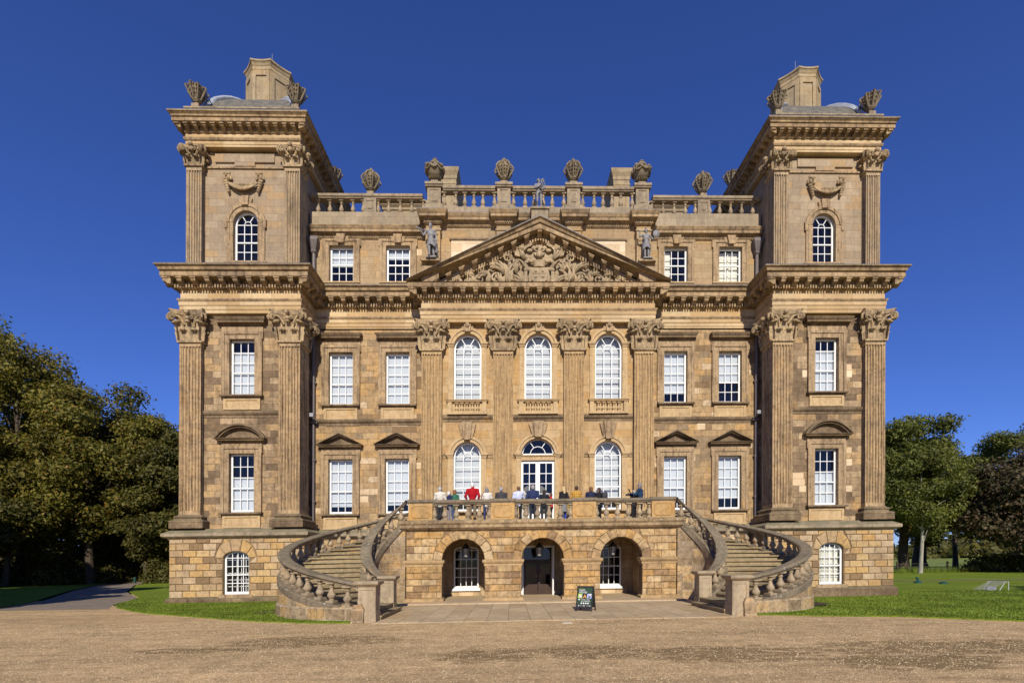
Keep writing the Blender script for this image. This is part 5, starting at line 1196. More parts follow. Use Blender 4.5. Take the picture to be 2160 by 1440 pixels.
person(2.23,-.80,1.57,'brown haired person in smooth navy blazer right of the plaid shirt', arms=('rail','rail'), topcol=(.022,.027,.055), hair=(.16,.075,.035), hairstyle='bob', turn=.5, fem=True, bulk=1.1, top='blazer')
p15 = person(2.61,-.80,1.53,'dark ponytailed woman in black carrying a small backpack', rz=.8, fem=True, arms=('hold','down'), topcol=(.022,.02,.022), botcol=(.016,.016,.017), hair=(.055,.035,.028), hairstyle='tail', top='top')
person(4.20,-.60,1.44,'person in a grey cap half hidden by the man filming', rz=.6, arms=('hold','hold'), topcol=(.03,.028,.035), botcol=(.02,.02,.022), hair=(.36,.32,.28), top='coat')
person(4.42,-.85,1.70,'man in dark teal sweater bending over a video camera', rz=.95, arms=('camera','camera'), topcol=(.018,.045,.09), botcol=(.028,.03,.036), hair=(.20,.20,.20), nod=.5, top='sweater')
bag(-2.62,-.85,4.30,.09,.06,.08,(.22,.09,.03),'brown leather shoulder bag beside the cream topped woman', strap=[(-2.60,-.85,4.36), (-2.52,-.9,4.6), (-2.45,-.85,4.70)])
bag(2.80,-1.0,4.40,.12,.11,.19,(.035,.036,.042),'dark grey backpack on the ponytailed woman','backpack')
bag(1.28,-.9,4.08,.08,.06,.12,(.55,.38,.03),'yellow bag hanging beside the patterned skirt','tote_bag')
o = empty('video_camera', (4.04,-.62,4.52)); tag(o, 'black video camera with raised microphone held by the man at the rail', 'camera')
mb = MB(); mb.box(-.12, .10, -.05, .05, -.05, .06); mb.lathe([(.045,0), (.05,.08)], (0,0,0), 10); mb.v = mb.v; mb.build('camera_body', M['iron'], o)
mb = MB(); mb.tube([(-.12,0,0), (-.22,0,-.01)], [.04,.048], 10); mb.build('lens', M['iron'], o); mb = MB(); mb.tube([(0,0,.06), (-.05,0,.16), (-.09,0,.26)], [.015,.03,.03], 8); mb.build('microphone', M['iron'], o)

# ---- lead statues
def statue(loc, h, label, arms, legs, rz=math.pi, helmet=True, skirt=True, extra=None, turn=0.0, nod=0.0):
    mb = MB(); J, L = limbs(None, arms, legs, .20, False); torso(mb, .012, .20, False); mb.capsule((0,-.005,1.42), (0,.012,1.56), .062, .058, 10); P, rot = add_head(mb, 1.64, turn, nod)
    for q in (-1, 1):
        mb.capsule(J['sh'][q], J['el'][q], .060, .048, 8); mb.capsule(J['el'][q], J['wr'][q], .048, .034, 8); add_hand(mb, J['el'][q], J['wr'][q], q, .9)
        hip, kn, an = L[q]; mb.capsule(hip, kn, .098, .064, 10); mb.capsule(kn + Vector((0,-.02,-.1)), an, .068, .045, 10); mb.capsule(kn, kn + Vector((0,-.02,-.1)), .064, .068, 10); mb.capsule(an, an + Vector((0,.16,-.05)), .046, .036, 8)
        if skirt: mb.ball((q*.19,0,1.40), .085, .085, .07)
    if skirt:
        n = 18; rs = []
        for z, r in ((1.06,.14), (.95,.165), (.80,.20), (.64,.235), (.60,.235), (.62,.18), (.9,.13)): rs.append([((r*(1 + .10*math.sin(6*a)))*math.cos(a), r*.82*(1 + .10*math.sin(6*a))*math.sin(a), z - .04*math.sin(3*a)) for a in [2*math.pi*k/n for k in range(n)]])
        mb.rings(rs); mb.tube([(-.17,-.12,1.36), (-.19,-.18,1.0), (-.2,-.16,.6), (-.22,-.13,.4)], [.06,.09,.10,.05], 8); mb.tube([(.12,-.13,1.36), (.1,-.19,1.0), (.12,-.17,.6), (.14,-.14,.45)], [.06,.09,.10,.05], 8)
    else: mb.tube([(-.17,.05,.98), (0,.13,.92), (.15,.09,.86), (.2,-.05,.9), (.22,-.12,.95), (.05,-.16,.98), (-.14,-.12,1.0), (-.17,.05,.98)], .06, 8); mb.tube([(.10,.12,.88), (.13,.10,.72), (.12,.06,.66)], [.07,.06,.03], 8)
    if helmet: mb.ball(P(0,-.01,.05), .098, .115, .095, 12, 8, rot); mb.tube([P(0,.07,.14), P(0,0,.19), P(0,-.09,.16), P(0,-.14,.04)], [.03,.05,.045,.03], 8)
    else: mb.ball(P(0,-.02,.04), .09, .105, .09, 12, 8, rot); [mb.ball(P(.085*math.cos(a), -.02 + .09*math.sin(a), .02), .035) for a in (0,.6,1.2,1.9,2.5,3.1,3.8,4.7,5.6)]
    mb.box(-.26, .26, -.2, .24, -.03, .045)
    o = fuse(mb, .013, 'lead_statue', M['lead'], None, 1); S = h/1.86; o.scale = (S, S, S); o.location = loc; o.rotation_euler.z = rz
    tag(o, label, 'statue', 'lead statues')
    for nm, m2 in (extra(J, P) if extra else []): m2.build(nm, M['lead'], o, smooth=50)
    return o
def ex1(J, P):
    c = MB(); w = J['wr'][1]; c.tube([w + Vector((-.28,-.12,-.03)), w + Vector((0,.03,.06)), w + Vector((.22,.05,.10))], [.022,.03,.045], 8)
    s = MB(); w = J['wr'][-1]; s.tube([w + Vector((-.02,.06,.02)), w + Vector((-.05,.05,-.5)), w + Vector((-.06,.02,-.82))], .016, 6); s.tube([w + Vector((.06,.06,.0)), w + Vector((-.1,.06,.0))], .02, 6); return [('club', c), ('sword', s)]
def ex2(J, P):
    c = MB(); w = J['wr'][1]; c.tube([w + Vector((.05,.04,.06)), w + Vector((-.30,-.04,.05)), w + Vector((-.50,-.08,.05))], [.02,.022,.012], 6); c.ball(w + Vector((.06,.04,.06)), .035)
    s = MB(); w = J['wr'][-1]; o = w + Vector((-.06,.06,.02)); s.rings([[o + Vector((r*math.cos(a), d, r*1.1*math.sin(a))) for a in [2*math.pi*k/18 for k in range(18)]] for r, d in ((.18,-.02), (.2,0), (.19,.02), (.08,.06), (.01,.07))]); return [('sword', c), ('shield', s)]
def ex3(J, P):
    c = MB(); o = Vector((-.20,.24,1.18)); 
    for q in (-1, 1): c.tube([o + Vector((q*.03,0,-.16)), o + Vector((q*.15,0,-.06)), o + Vector((q*.12,0,.12)), o + Vector((q*.05,0,.26)), o + Vector((q*.09,0,.36))], [.035,.03,.025,.025,.03], 8)
    c.tube([o + Vector((-.1,0,.27)), o + Vector((.1,0,.27))], .025, 8); c.ball(o + Vector((0,0,-.15)), .1, .05, .06)
    for k in range(4): c.tube([o + Vector((-.03+.02*k,0,-.12)), o + Vector((-.03+.02*k,0,.27))], .007, 5)
    c.ball(o + Vector((0,0,.37)), .07, .05, .06); return [('lyre', c)]
statue((-5.02,.62,15.74), 1.72, 'grey lead warrior statue with crested helmet and club, left of the pediment', ('down','out'), 'stride', extra=ex1, turn=-.4)
statue((5.08,.62,15.74), 1.50, 'grey lead warrior statue raising a sword and holding a round shield, right of the pediment', ('out','raised'), 'stand', extra=ex2, turn=.15)
statue((.02,.82,18.22), 1.52, 'grey lead statue of a half draped figure with a lyre above the pediment peak', ('hold','cross'), 'bend', helmet=False, skirt=False, extra=ex3, turn=.7)
for s in (-1, 1):
    mb = MB(); x = s*5.08; mould_shelf(mb, .50, 0, .30, .24); mb.v = [(a + x, b + .98, c + 15.34) for a, b, c in mb.v]; mb.box(x-.42, x+.42, .50, .98, 15.62, 15.72); mb.box(x-.4, x+.4, .5, .98, 14.6, 15.36); mb.build('statue_plinth', M['trim'], house)

# ---- lanterns under the arches
for i, (x, lab) in enumerate(((AC[0]+.0, 'black lantern hanging in the arch over the left basement window'), (AC[1]-.08, 'black lantern hanging before the dark front door'), (AC[2]-.12, 'black lantern hanging in the arch behind the sandwich board'))):
    o = tag(empty('hanging_lantern', (x,-1.25,1.86)), lab, 'lantern', 'lanterns under the arches')
    hx = lambda r, z: [(r*math.cos(math.pi*k/3), r*math.sin(math.pi*k/3), z) for k in range(6)]
    mb = MB(); mb.rings([hx(.105,.0), hx(.17,.36)]); mb.build('lamp_glass', M['lampglass'], o)
    mb = MB()
    for k in range(6):
        a = math.pi*k/3; mb.tube([(.108*math.cos(a), .108*math.sin(a), 0), (.173*math.cos(a), .173*math.sin(a), .36)], .012, 5)
    mb.rings([hx(.12,-.02), hx(.12,.01)]); mb.rings([hx(.19,.35), hx(.19,.38), hx(.12,.46), hx(.09,.48), hx(.07,.55), hx(.03,.58)]); mb.ball((0,0,-.04), .03); mb.build('iron_frame', M['iron'], o)
    mb = MB(); mb.tube([(0,0,.57), (0,0,.87)], .012, 6); mb.build('hanging_rod', M['iron'], o)

# ---- sandwich board
sg = tag(empty('sandwich_board', (1.16,-6.33,0), rz=R(-27)), 'dark green and black sandwich board standing on the paving before the third arch', 'sandwich board')
tilt = R(14); ut = Vector((0, math.sin(tilt), math.cos(tilt))); nt = Vector((0, -math.cos(tilt), math.sin(tilt))); o0 = Vector((0,-.26,0)); HB = 1.0; sg.scale = (.88,.88,.84)
def onb(x, h, d): return o0 + Vector((x,0,0)) + ut*h + nt*d
def slab(x0, x1, h0, h1, d0, d1, mat, name, par, back=False):
    mb = MB(); P = [onb(x, h, d) for d in (d0, d1) for x, h in ((x0,h0), (x1,h0), (x1,h1), (x0,h1))]
    if back: P = [Vector((p.x, -p.y, p.z)) for p in P]
    mb.v = [tuple(p) for p in P]; mb.f = [(0,1,2,3), (4,5,6,7), (0,1,5,4), (1,2,6,5), (2,3,7,6), (3,0,4,7)]; return mb.build(name, mat, par)
gm = plain('sign_green', (.030,.060,.030), .5, .3, .05)
for bk in (False, True):
    for (a, b, c, d) in ((-.31,-.265,0,HB), (.265,.31,0,HB), (-.265,.265,HB-.05,HB), (-.265,.265,.15,.20)): slab(a, b, c, d, -.02, .02, M['iron'], 'frame', sg, bk)
    pn = slab(-.265, .265, .20, .95, -.008, .008, gm if not bk else M['iron'], 'poster_panel', sg, bk)
slab(-.265, .265, .20, .275, .0081, .0095, M['iron'], 'footer_strip', sg)
def letters(txt, x, h, size, col, d=.012, align='LEFT', shear=0):
    cu = bpy.data.curves.new('lettering', 'FONT'); cu.body = txt; cu.size = size; cu.align_x = align; cu.shear = shear; cu.extrude = .0015
    t = bpy.data.objects.new('tmp', cu); COL.objects.link(t); dg = bpy.context.evaluated_depsgraph_get(); dg.update(); me = bpy.data.meshes.new_from_object(t.evaluated_get(dg)); bpy.data.objects.remove(t)
    for v in me.vertices: p = onb(x + v.co.x, h + v.co.y, d + v.co.z); v.co = p
    me.name = 'lettering'; return link('lettering', me, col, sg)
wht = plain('sign_white', (.78,.78,.76), .6, .2, .02); yel = plain('sign_yellow', (.55,.50,.06), .6, .2, .02)
letters('Welcome to', -.225, .885, .035, yel); letters('DUFF', -.225, .805, .095, wht); letters('HOUSE', -.225, .725, .095, wht)
def dab(x0, x1, h0, h1, col, d=.0105, nm='printed_picture'): return slab(x0, x1, h0, h1, .0082, d, plain('print', col, .6, .2, .25, 40), nm, sg)
dab(-.262,-.095,.525,.705,(.30,.42,.05)); dab(-.09,.085,.525,.705,(.03,.03,.04)); dab(.09,.262,.525,.705,(.36,.42,.66))
def blob(pts, col, d):
    mb = MB(); P = [onb(x, h, d) for x, h in pts]; Q = [onb(x, h, .0083) for x, h in pts]; mb.rings([Q, P]); mb.build('printed_picture', plain('print', col, .6, .2, .2, 30), sg)
blob([(-.235,.545), (-.12,.56), (-.10,.62), (-.15,.67), (-.2,.665), (-.22,.62)], (.60,.58,.56), .0125); blob([(-.245,.67), (-.105,.66), (-.12,.695), (-.24,.70)], (.50,.60,.06), .0122)
blob([(-.08,.535), (-.04,.535), (-.005,.60), (.03,.54), (.075,.54), (.03,.625), (.005,.69), (-.02,.62)], (.72,.36,.06), .0125)
blob([(.14,.53), (.19,.54), (.235,.60), (.20,.66), (.15,.62)], (.10,.09,.10), .0125); blob([(.19,.60), (.25,.66), (.22,.70), (.17,.68)], (.68,.56,.42), .0128)
letters('Tickets, shop', -.13, .455, .062, wht); letters('and restaurant', -.13, .395, .062, wht)
blob([(-.245,.475), (-.20,.505), (-.20,.487), (-.165,.487), (-.165,.463), (-.20,.463), (-.20,.445)], (.78,.78,.76), .012)
for k in range(4): x = -.13 + .085*k; blob([(x,.31), (x+.045,.31), (x+.05,.345), (x+.035,.365), (x+.01,.36), (x-.005,.335)], (.78,.78,.76), .012)
blob([(-.225,.215), (-.20,.215), (-.20,.262), (-.225,.262)], (.78,.78,.76), .0125); blob([(-.04,.218), (.035,.218), (.035,.262), (-.04,.262)], (.40,.38,.36), .0125); blob([(.215,.22), (.24,.22), (.245,.245), (.22,.25)], (.78,.78,.76), .0125)
for (a, b) in ((-.19,-.08), (.09,.205)): blob([(a,.232), (b,.232), (b,.247), (a,.247)], (.45,.45,.44), .0122)

# ---- small things on the grounds
mb = MB(); mb.box(.10, .36, -9.22, -8.93, .0, .012); mb.box(.12, .34, -9.20, -8.95, .012, .016); tag(mb.build('drain_cover', plain('drain_cover_metal', (.55,.48,.36), .6, .3, .2), None), 'small pale square drain cover in the gravel near the paving edge', 'drain cover')
gl = tag(empty('small_goal', (23.1,1.5,-.19)), 'small white tube goal with thin net on the right lawn', 'goal')
mb = MB(); mb.tube([(.42,-.1,0), (.42,-.1,.42), (.26,-.08,.42), (.0,-.06,.0)], .015, 8); mb.tube([(.42,.75,0), (.42,.75,.42), (.26,.75,.42), (.0,.75,.0)], .015, 8); mb.tube([(.42,-.1,.42), (.42,.75,.42)], .02, 8); mb.build('goal_frame', plain('goal_paint', (.55,.55,.54), .5), gl)
mb = MB()
for k in range(15): y = -.1 + .85*k/14; mb.tube([(.26,y,.42), (-.55,y,.02)], .0035, 4)
for k in range(14): u = k/13; mb.tube([(.26 - .81*u,-.1,.42 - .4*u), (.26 - .81*u,.75,.42 - .4*u)], .0035, 4)
mb.build('goal_net', plain('net_cord', (.42,.40,.38), .8, .1), gl)
mb = MB(); mb.rings([[(x*r, .35 + .25*y*r, z) for x, y in ((-1,-1),(1,-1),(1.1,0),(1,1),(-1,1),(-1.1,0))] for r, z in ((.22,-.02), (.25,.08), (.21,.16), (.1,.19))]); o = mb.build('sports_bag', plain('bag_cloth', (.22,.22,.27), .7, .2, .4, 9), None, smooth=50, loc=(23.0,1.42,-.19)); tag(o, 'grey sports bag lying inside the small goal', 'bag')
for (x, y, lab) in ((25.1,8.6,'small dark green valve cap standing up from the right lawn'), (25.6,7.3,'low dark green domed cap set in the right lawn')):
    mb = MB(); mb.lathe([(.22,0), (.22,.06), (.14,.12), (.0,.14)], n=12); 
    if 'valve' in lab: mb.tube([(0,0,.1), (0,0,.3), (-.12,0,.34)], [.07,.08,.06], 8)
    tag(mb.build('irrigation_cap', plain('green_plastic', (.01,.07,.055), .5, .4), None, smooth=40, loc=(x,y,-.19)), lab, 'irrigation cap')
o = tag(empty('round_sign', (-43.4,25.2,0)), 'white round sign with a mark, on a thin post by the woodland track', 'sign')
mb = MB(); mb.tube([(0,0,0), (0,0,1.4)], .03, 8); mb.build('post', M['pipe'], o); mb = MB(); mb.tube([(0,-.05,1.16), (0,-.03,1.16)], .27, 20); mb.build('sign_disc', M['white'], o); mb = MB(); mb.box(-.03, .03, -.07, -.055, 1.0, 1.32); mb.box(.03, .10, -.07, -.055, 1.1, 1.2); mb.build('sign_mark', M['iron'], o)
for (x, y, lab) in ((-38.0,26.3,'green litter bin beside the woodland track, nearer the sign'), (-35.2,26.0,'short green marker post at the lawn edge under the trees')):
    mb = MB(); mb.lathe([(.2,0), (.22,.1), (.22,.75), (.25,.78), (.25,.84), (.12,.95), (0,.97)], n=12) if 'bin' in lab else mb.box(-.14, .14, -.14, .14, 0, .55)
    lb = tag(mb.build('litter_bin' if 'bin' in lab else 'marker_post', plain('dark_green_paint', (.02,.07,.05), .5, .4), None, loc=(x,y,0)), lab, 'litter bin' if 'bin' in lab else 'marker post'); lb.scale = (.62,.62,.62)
# ------------------------------------------------------------------ trees
nrg = np.random.default_rng(11)
def bark(col):
    s = NT('bark'); P = s.pos(); f = s.noise(s.mapping(P, (6,6,1.2)), 1.5, 6, .65)
    s.bsdf(s.mix(1.0, (*col, 1), s.ramp(f, [(.3,.5), (.7,1.5)]), 'MULTIPLY'), .95, f, .6, .05, spec=.1); return s.m
BARK = bark((.085,.065,.045)); BARKP = bark((.30,.28,.22))
def leafmat(name, cols, trans=.35):
    s = NT(name); geo = s.n('ShaderNodeNewGeometry'); n = len(cols)
    c = s.ramp(geo.outputs['Random Per Island'], [(i/(n-1), q) for i, q in enumerate(cols)])
    c = s.mix(1.0, c, s.ramp(s.noise(geo.outputs['Position'], .45, 3), [(.3,.62), (.7,1.35)]), 'MULTIPLY')
    b = s.n('ShaderNodeBsdfPrincipled'); s.l(c, b.inputs['Base Color']); b.inputs['Roughness'].default_value = .55; b.inputs['Specular IOR Level'].default_value = .25
    t = s.n('ShaderNodeBsdfTranslucent'); s.l(s.mix(1.0, c, (1.2,1.3,.5,1), 'MULTIPLY'), t.inputs[0]); mx = s.n('ShaderNodeMixShader'); mx.inputs[0].default_value = trans
    s.l(b.outputs[0], mx.inputs[1]); s.l(t.outputs[0], mx.inputs[2]); s.l(mx.outputs[0], s.out.inputs[0]); return s.m
LM = dict(
 lime=leafmat('lime_leaves', [(0.068,0.067,0.013), (0.155,0.134,0.024), (0.270,0.220,0.039), (0.149,0.122,0.022)]),
 autumn=leafmat('turning_leaves', [(.07,.072,.014), (.15,.142,.026), (.21,.185,.033), (.11,.11,.022), (.24,.19,.032), (.13,.13,.026), (.30,.17,.028)]),
 dark=leafmat('dark_leaves', [(0.047,0.051,0.013), (0.095,0.091,0.021), (0.169,0.144,0.033), (0.081,0.079,0.019)]),
 olive=leafmat('olive_leaves', [(.065,.078,.017), (.125,.142,.030), (.20,.20,.042), (.105,.12,.026)]),
 copper=leafmat('copper_leaves', [(.040,.032,.017), (.085,.055,.028), (.14,.092,.048), (.075,.080,.030), (.065,.058,.025)], .2))
def mesh_np(name, V, F4, mat, parent=None):
    me = bpy.data.meshes.new(name); n = len(V); m = len(F4); k = F4.shape[1]
    me.vertices.add(n); me.vertices.foreach_set('co', V.astype(np.float32).ravel()); me.loops.add(m*k); me.loops.foreach_set('vertex_index', F4.astype(np.int32).ravel())
    me.polygons.add(m); me.polygons.foreach_set('loop_start', np.arange(0, m*k, k, dtype=np.int32)); me.polygons.foreach_set('loop_total', np.full(m, k, dtype=np.int32)); me.update(calc_edges=True)
    return link(name, me, mat, parent)
def leaf_cards(C, size, outward, spread=.75):
    n = len(C); N = outward + nrg.normal(size=(n,3))*spread; N /= np.linalg.norm(N, axis=1)[:,None] + 1e-9
    T = np.cross(N, nrg.normal(size=(n,3))); T /= np.linalg.norm(T, axis=1)[:,None] + 1e-9; B = np.cross(N, T)
    s = size*(.6 + .8*nrg.random(n))[:,None]; A = T*s*.62; D = B*s*.40
    V = np.stack([C - A, C - D*.9 - A*.1 + N*s*.10, C + A, C + D*.9 + A*.1 + N*s*.10], 1).reshape(-1,3); F = np.arange(n*4).reshape(n,4); return V, F
def tree(name, x, y, z0, H, Rr, lo, mat, nleaf, label, group, seed, bk=None, trunk=None, nclump=34, size=.24, lean=0, open_=.5, sq=1.0, crf=(.20,.36)):
    r = random.Random(seed); root = tag(empty(name, (x,y,z0)), label, 'tree', group)
    tr = trunk or H*.011 + .10; mb = MB(); cz = H*(lo + 1)/2; hz = H*(1 - lo)/2
    top = Vector((lean, 0, H*.78)); pts = [Vector((lean*u + .25*math.sin(3*u + seed), .2*math.cos(2*u + seed), H*.78*u)) for u in np.linspace(0,1,8)]; pts[0] = Vector((0,0,-.2))
    mb.tube(pts, [tr*1.35, tr, tr*.9, tr*.75, tr*.6, tr*.45, tr*.3, tr*.12], 9)
    cl = []
    for k in range(nclump):
        for _ in range(30):
            d = Vector((r.gauss(0,1), r.gauss(0,1), r.gauss(0,1))).normalized(); q = r.uniform(open_, .88)
            c = Vector((lean + d.x*Rr*q, d.y*Rr*q, cz + d.z*hz*q*sq)); cr = Rr*r.uniform(*crf)
            c.x *= 1.0; 
            taper = 1 - .30*max(0, (c.z - cz)/hz)
            c.x = lean + (c.x - lean)*taper; c.y *= taper
            if all((c - e[0]).length > .55*min(cr, e[1]) for e in cl): break
        cl.append((c, cr))
    for k, (c, cr) in enumerate(cl):
        if k % 2 == 0 or nclump < 24:
            i = min(6, max(2, int(7*min(.95, max(.25, (c.z*.75)/(H*.78)))))); a = pts[i]; mid = a.lerp(c, .5) + Vector((0,0,.06*(c-a).length)) + Vector((r.gauss(0,.2), r.gauss(0,.2), 0))
            w = tr*(.42 - .04*i); mb.tube([a, a.lerp(mid, .5) + Vector((0,0,.1)), mid, mid.lerp(c, .6), c], [w, w*.8, w*.6, w*.38, w*.12], 6)
            for _ in range(3):
                e = c + Vector((r.gauss(0,1), r.gauss(0,1), r.gauss(0,1))).normalized()*cr*.85; mb.tube([mid.lerp(c,.6), mid.lerp(c,.6).lerp(e,.5) + Vector((0,0,.1)), e], [w*.28, w*.18, w*.05], 5)
    mb.build('trunk', bk or BARK, root, smooth=60)
    W = np.array([cr**2 for c, cr in cl]); cnt = (W/W.sum()*nleaf*(2.2 if size < .45 else 1)).astype(int); Cs = []; Os = []
    for (c, cr), n in zip(cl, cnt):
        d = nrg.normal(size=(n,3)); d /= np.linalg.norm(d, axis=1)[:,None]; q = (.25 + .75*nrg.random(n)**.55)
        lump = 1 + .22*np.sin(d[:,0]*5 + c.x) * np.sin(d[:,2]*6 + c.y) + .12*nrg.normal(size=n)
        p = d*(cr*q*lump)[:,None]*np.array([1.08,1.08,.78]); Cs.append(p + np.array(c)); Os.append(d + np.array([0,0,.35]))
    V, F = leaf_cards(np.concatenate(Cs), size, np.concatenate(Os)); mesh_np('crown', V, F, LM[mat], root); return root
GL, GR, GO = 'woodland trees left of the house', 'parkland trees right of the house', 'trees outside the view'
tree('broadleaf_tree', -54.5,27,0, 27.0,8.5,.06,'olive',24000,'tallest dark green tree at the far left of the photo', GL, 1, nclump=46)
tree('broadleaf_tree', -47.0,24.5,0, 25.3,7.0,.06,'lime',26000,'tall yellowish green tree with a rounded top, second from the left', GL, 2, nclump=46)
tree('broadleaf_tree', -41.4,25.5,0, 21.3,6.2,.06,'autumn',24000,'tree turning orange and yellow, in the middle of the left woodland', GL, 3, nclump=42)
tree('broadleaf_tree', -38.2,28.5,0, 18.2,5.4,.08,'autumn',17000,'golden brown tree behind the middle of the left woodland', GL, 4, nclump=36)
tree('broadleaf_tree', -42.3,31,0, 20.9,6.2,.10,'dark',14000,'dark green tree filling the dip behind the orange tree', GL, 8, nclump=34)
tree('broadleaf_tree', -34.4,26.5,0, 16.6,4.8,.04,'dark',19000,'lower dark green tree against the left corner of the house', GL, 5, nclump=38)
tree('broadleaf_tree', -45.5,21.5,0, 12.0,4.4,.04,'dark',15000,'low spreading dark tree in front of the left woodland', GL, 6, nclump=32)
tree('broadleaf_tree', -36.6,27.0,0, 11.5,3.8,.04,'dark',11000,'small dark tree low beside the track and house corner', GL, 7, nclump=26)
for i, (x, y, h, r_) in enumerate(((-58,38,22,7), (-50,40,20,6), (-43,40,18,6), (-37,39,17,5))): tree('broadleaf_tree', x, y, 0, h, r_, .03, 'dark', 11000, 'dark tree closing the back of the left woodland, %s' % ('leftmost of its row', 'second from the left', 'third from the left', 'nearest the house')[i], GL, 20+i, size=.5)
tree('broadleaf_tree', 41.2,29,-.25, 18.4,6.8,.20,'olive',21000,'large spreading tree with an open crown just right of the house', GR, 31, nclump=50, trunk=.45, open_=.30, crf=(.14,.25))
tree('slender_tree', 38.6,24,-.25, 12.6,4.2,.26,'olive',10000,'slender pale trunked tree in front of the large spreading tree', GR, 32, BARKP, .17, nclump=34, size=.2)
tree('copper_beech', 49.6,22.5,-.25, 13.4,7.2,.02,'copper',36000,'dense purple brown copper beech at the right edge', GR, 33, nclump=40, trunk=.4)
tree('broadleaf_tree', 60.5,35,-.25, 18.5,6.6,.30,'olive',13000,'tall open tree rising behind the copper beech at the right edge', GR, 34, nclump=34, open_=.4, crf=(.15,.26))
tree('broadleaf_tree', 53.5,36,-.25, 14.6,5.6,.25,'olive',11000,'middle tree with thin outer branches between the big tree and copper beech', GR, 35, nclump=26, open_=.5, crf=(.14,.25))
tree('broadleaf_tree', 36.8,31,-.25, 13.5,4.2,.18,'dark',11000,'dark tree half hidden behind the right corner of the house', GR, 36, nclump=26)
tree('broadleaf_tree', 46.5,33,-.25, 9.5,4.5,.30,'lime',10000,'low bright green tree with thick short trunk behind the slender tree', GR, 37, nclump=24, trunk=.7)
# a few trees outside the frame, whose shade falls on the track and lawns
for i, (x, y, h, r_, lo) in enumerate(((-42,4,17,6.0,.12), (-37.5,2,13,4.8,.12), (-52,6,16,6.5,.1), (-62,6,16,8,.1), (-27.5,-13,11,4.2,.2), (-31,-3,13,5,.12), (-26,-6.5,9,3.6,.2), (-34,-14,14,5.2,.2))): tree('broadleaf_tree', x, y, 0, h, r_, lo, 'dark', 6500, 'shade tree standing outside the left edge of the photo', GO, 50+i, size=.7)
tree('broadleaf_tree', 28.5,-14,-.1, 10.5,4.6,.3,'dark',5000,'shade tree standing outside the right edge of the photo', GO, 60, size=.6)

def bush(name, x, y, z, rx, rz, mat, n, label, cat, group, size=.22):
    d = nrg.normal(size=(n,3)); d /= np.linalg.norm(d, axis=1)[:,None]; d[:,2] = np.abs(d[:,2]); q = .4 + .6*nrg.random(n)**.5; l = 1 + .2*np.sin(d[:,0]*6 + x) + .1*nrg.normal(size=n)
    C = d*(q*l)[:,None]*np.array([rx, rx*.8, rz]); V, F = leaf_cards(C, size, d); o = mesh_np('foliage', V, F, LM[mat]); r = tag(empty(name, (x,y,z)), label, cat, group); o.parent = r
    mb = MB(); [mb.tube([(0,0,-.1), (rx*.3*math.cos(a), rx*.3*math.sin(a), rz*.4), (rx*.6*math.cos(a), rx*.6*math.sin(a), rz*.75)], [.05,.035,.01], 5) for a in (0,1.3,2.6,3.9,5.2)]; mb.build('stems', BARK, r); return r
for i, (x, y, rx, rz) in enumerate(((-52,22,3,2.2), (-48.5,20.5,2.4,1.8), (-46,25,2.8,3.0), (-43.4,31,3.2,5), (-47,33,4,5.5), (-52,33,4,5.5), (-35.5,31,3.2,5), (-32.5,33,3.2,5), (-40,34,4,5.5), (-37,36,3.5,5), (-57,30,4,5), (-44.5,24.5,2.6,2.6), (-42.2,26.5,2.2,2.4), (-49,23,3,2.6), (-54,24,3.4,3), (-34.2,24.8,1.8,2.2), (-33,27.5,2.4,3))): bush('woodland_shrub', x, y, 0, rx, rz, 'dark', 3500, 'dark undergrowth shrub in the left woodland shade', 'shrub', 'shrubs under the left trees')
for i, (x, y, rx, rz, m) in enumerate(((46.2,25,2.2,1.5,'dark'), (50,25.5,3.0,2.0,'dark'), (55,26,3.2,2.0,'dark'))): bush('rough_shrub', x, y, -.25, rx, rz, m, 2500, ('dark low shrub under the copper beech by the fence', 'dark broad shrub in the middle of the fence line', 'dark low shrub at the right end of the fence')[i], 'shrub', 'shrubs along the fence')
for i, (x, y, rx, rz) in enumerate(((-72,46,6,8), (-64,45,6,7.5), (-56,46,6,8), (-49,45,5.5,7), (-43,46,5,7), (-38,44,5,7), (-33,43,4,6))): bush('woodland_thicket', x, y, 0, rx, rz, 'dark', 6000, 'dark thicket closing the back of the left woodland', 'shrub', 'thickets behind the left trees', .4)
# field fence
fe = tag(empty('field_fence', (0,0,-.25)), 'low wire and post fence between the right lawn and the field', 'fence')
for k in range(13): mb = MB(); mb.box(-.06, .06, -.06, .06, 0, 1.1 + .1*rng.random()); mb.build('post', BARK, fe, loc=(30 + 2.6*k, 25.8, 0))
mb = MB(); [mb.tube([(28,25.8,z), (62,25.8,z)], .012, 4) for z in (.35,.65,.95)]; mb.build('wire', M['pipe'], fe)

# ------------------------------------------------------------------ ground
def grassmat(name, a, b, c, sc=1.0):
    s = NT(name); P = s.pos(); f1 = s.noise(P, .35*sc, 4, .6); f2 = s.noise(P, 9, 4, .7); f3 = s.noise(P, 70, 3, .7); f4 = s.noise(s.mapping(P, (1,3.2,1)), 1.6, 4)
    col = s.mix(s.ramp(f1, [(.35,0), (.65,1)]), (*a,1), (*b,1)); col = s.mix(s.math('MULTIPLY', s.ramp(f4, [(.45,0), (.7,1)]), .6), col, (*c,1))
    col = s.mix(1.0, col, s.ramp(f2, [(.3,.72), (.7,1.25)]), 'MULTIPLY'); col = s.mix(1.0, col, s.ramp(f3, [(.3,.6), (.7,1.35)]), 'MULTIPLY')
    s.bsdf(col, .9, s.math('ADD', f3, f2), .9, .04, spec=.1); return s.m
LAWN = grassmat('lawn_grass', (.15,.215,.016), (.215,.285,.026), (.26,.28,.042)); FIELD = grassmat('field_grass', (.17,.22,.04), (.22,.26,.055), (.25,.24,.08), .2)
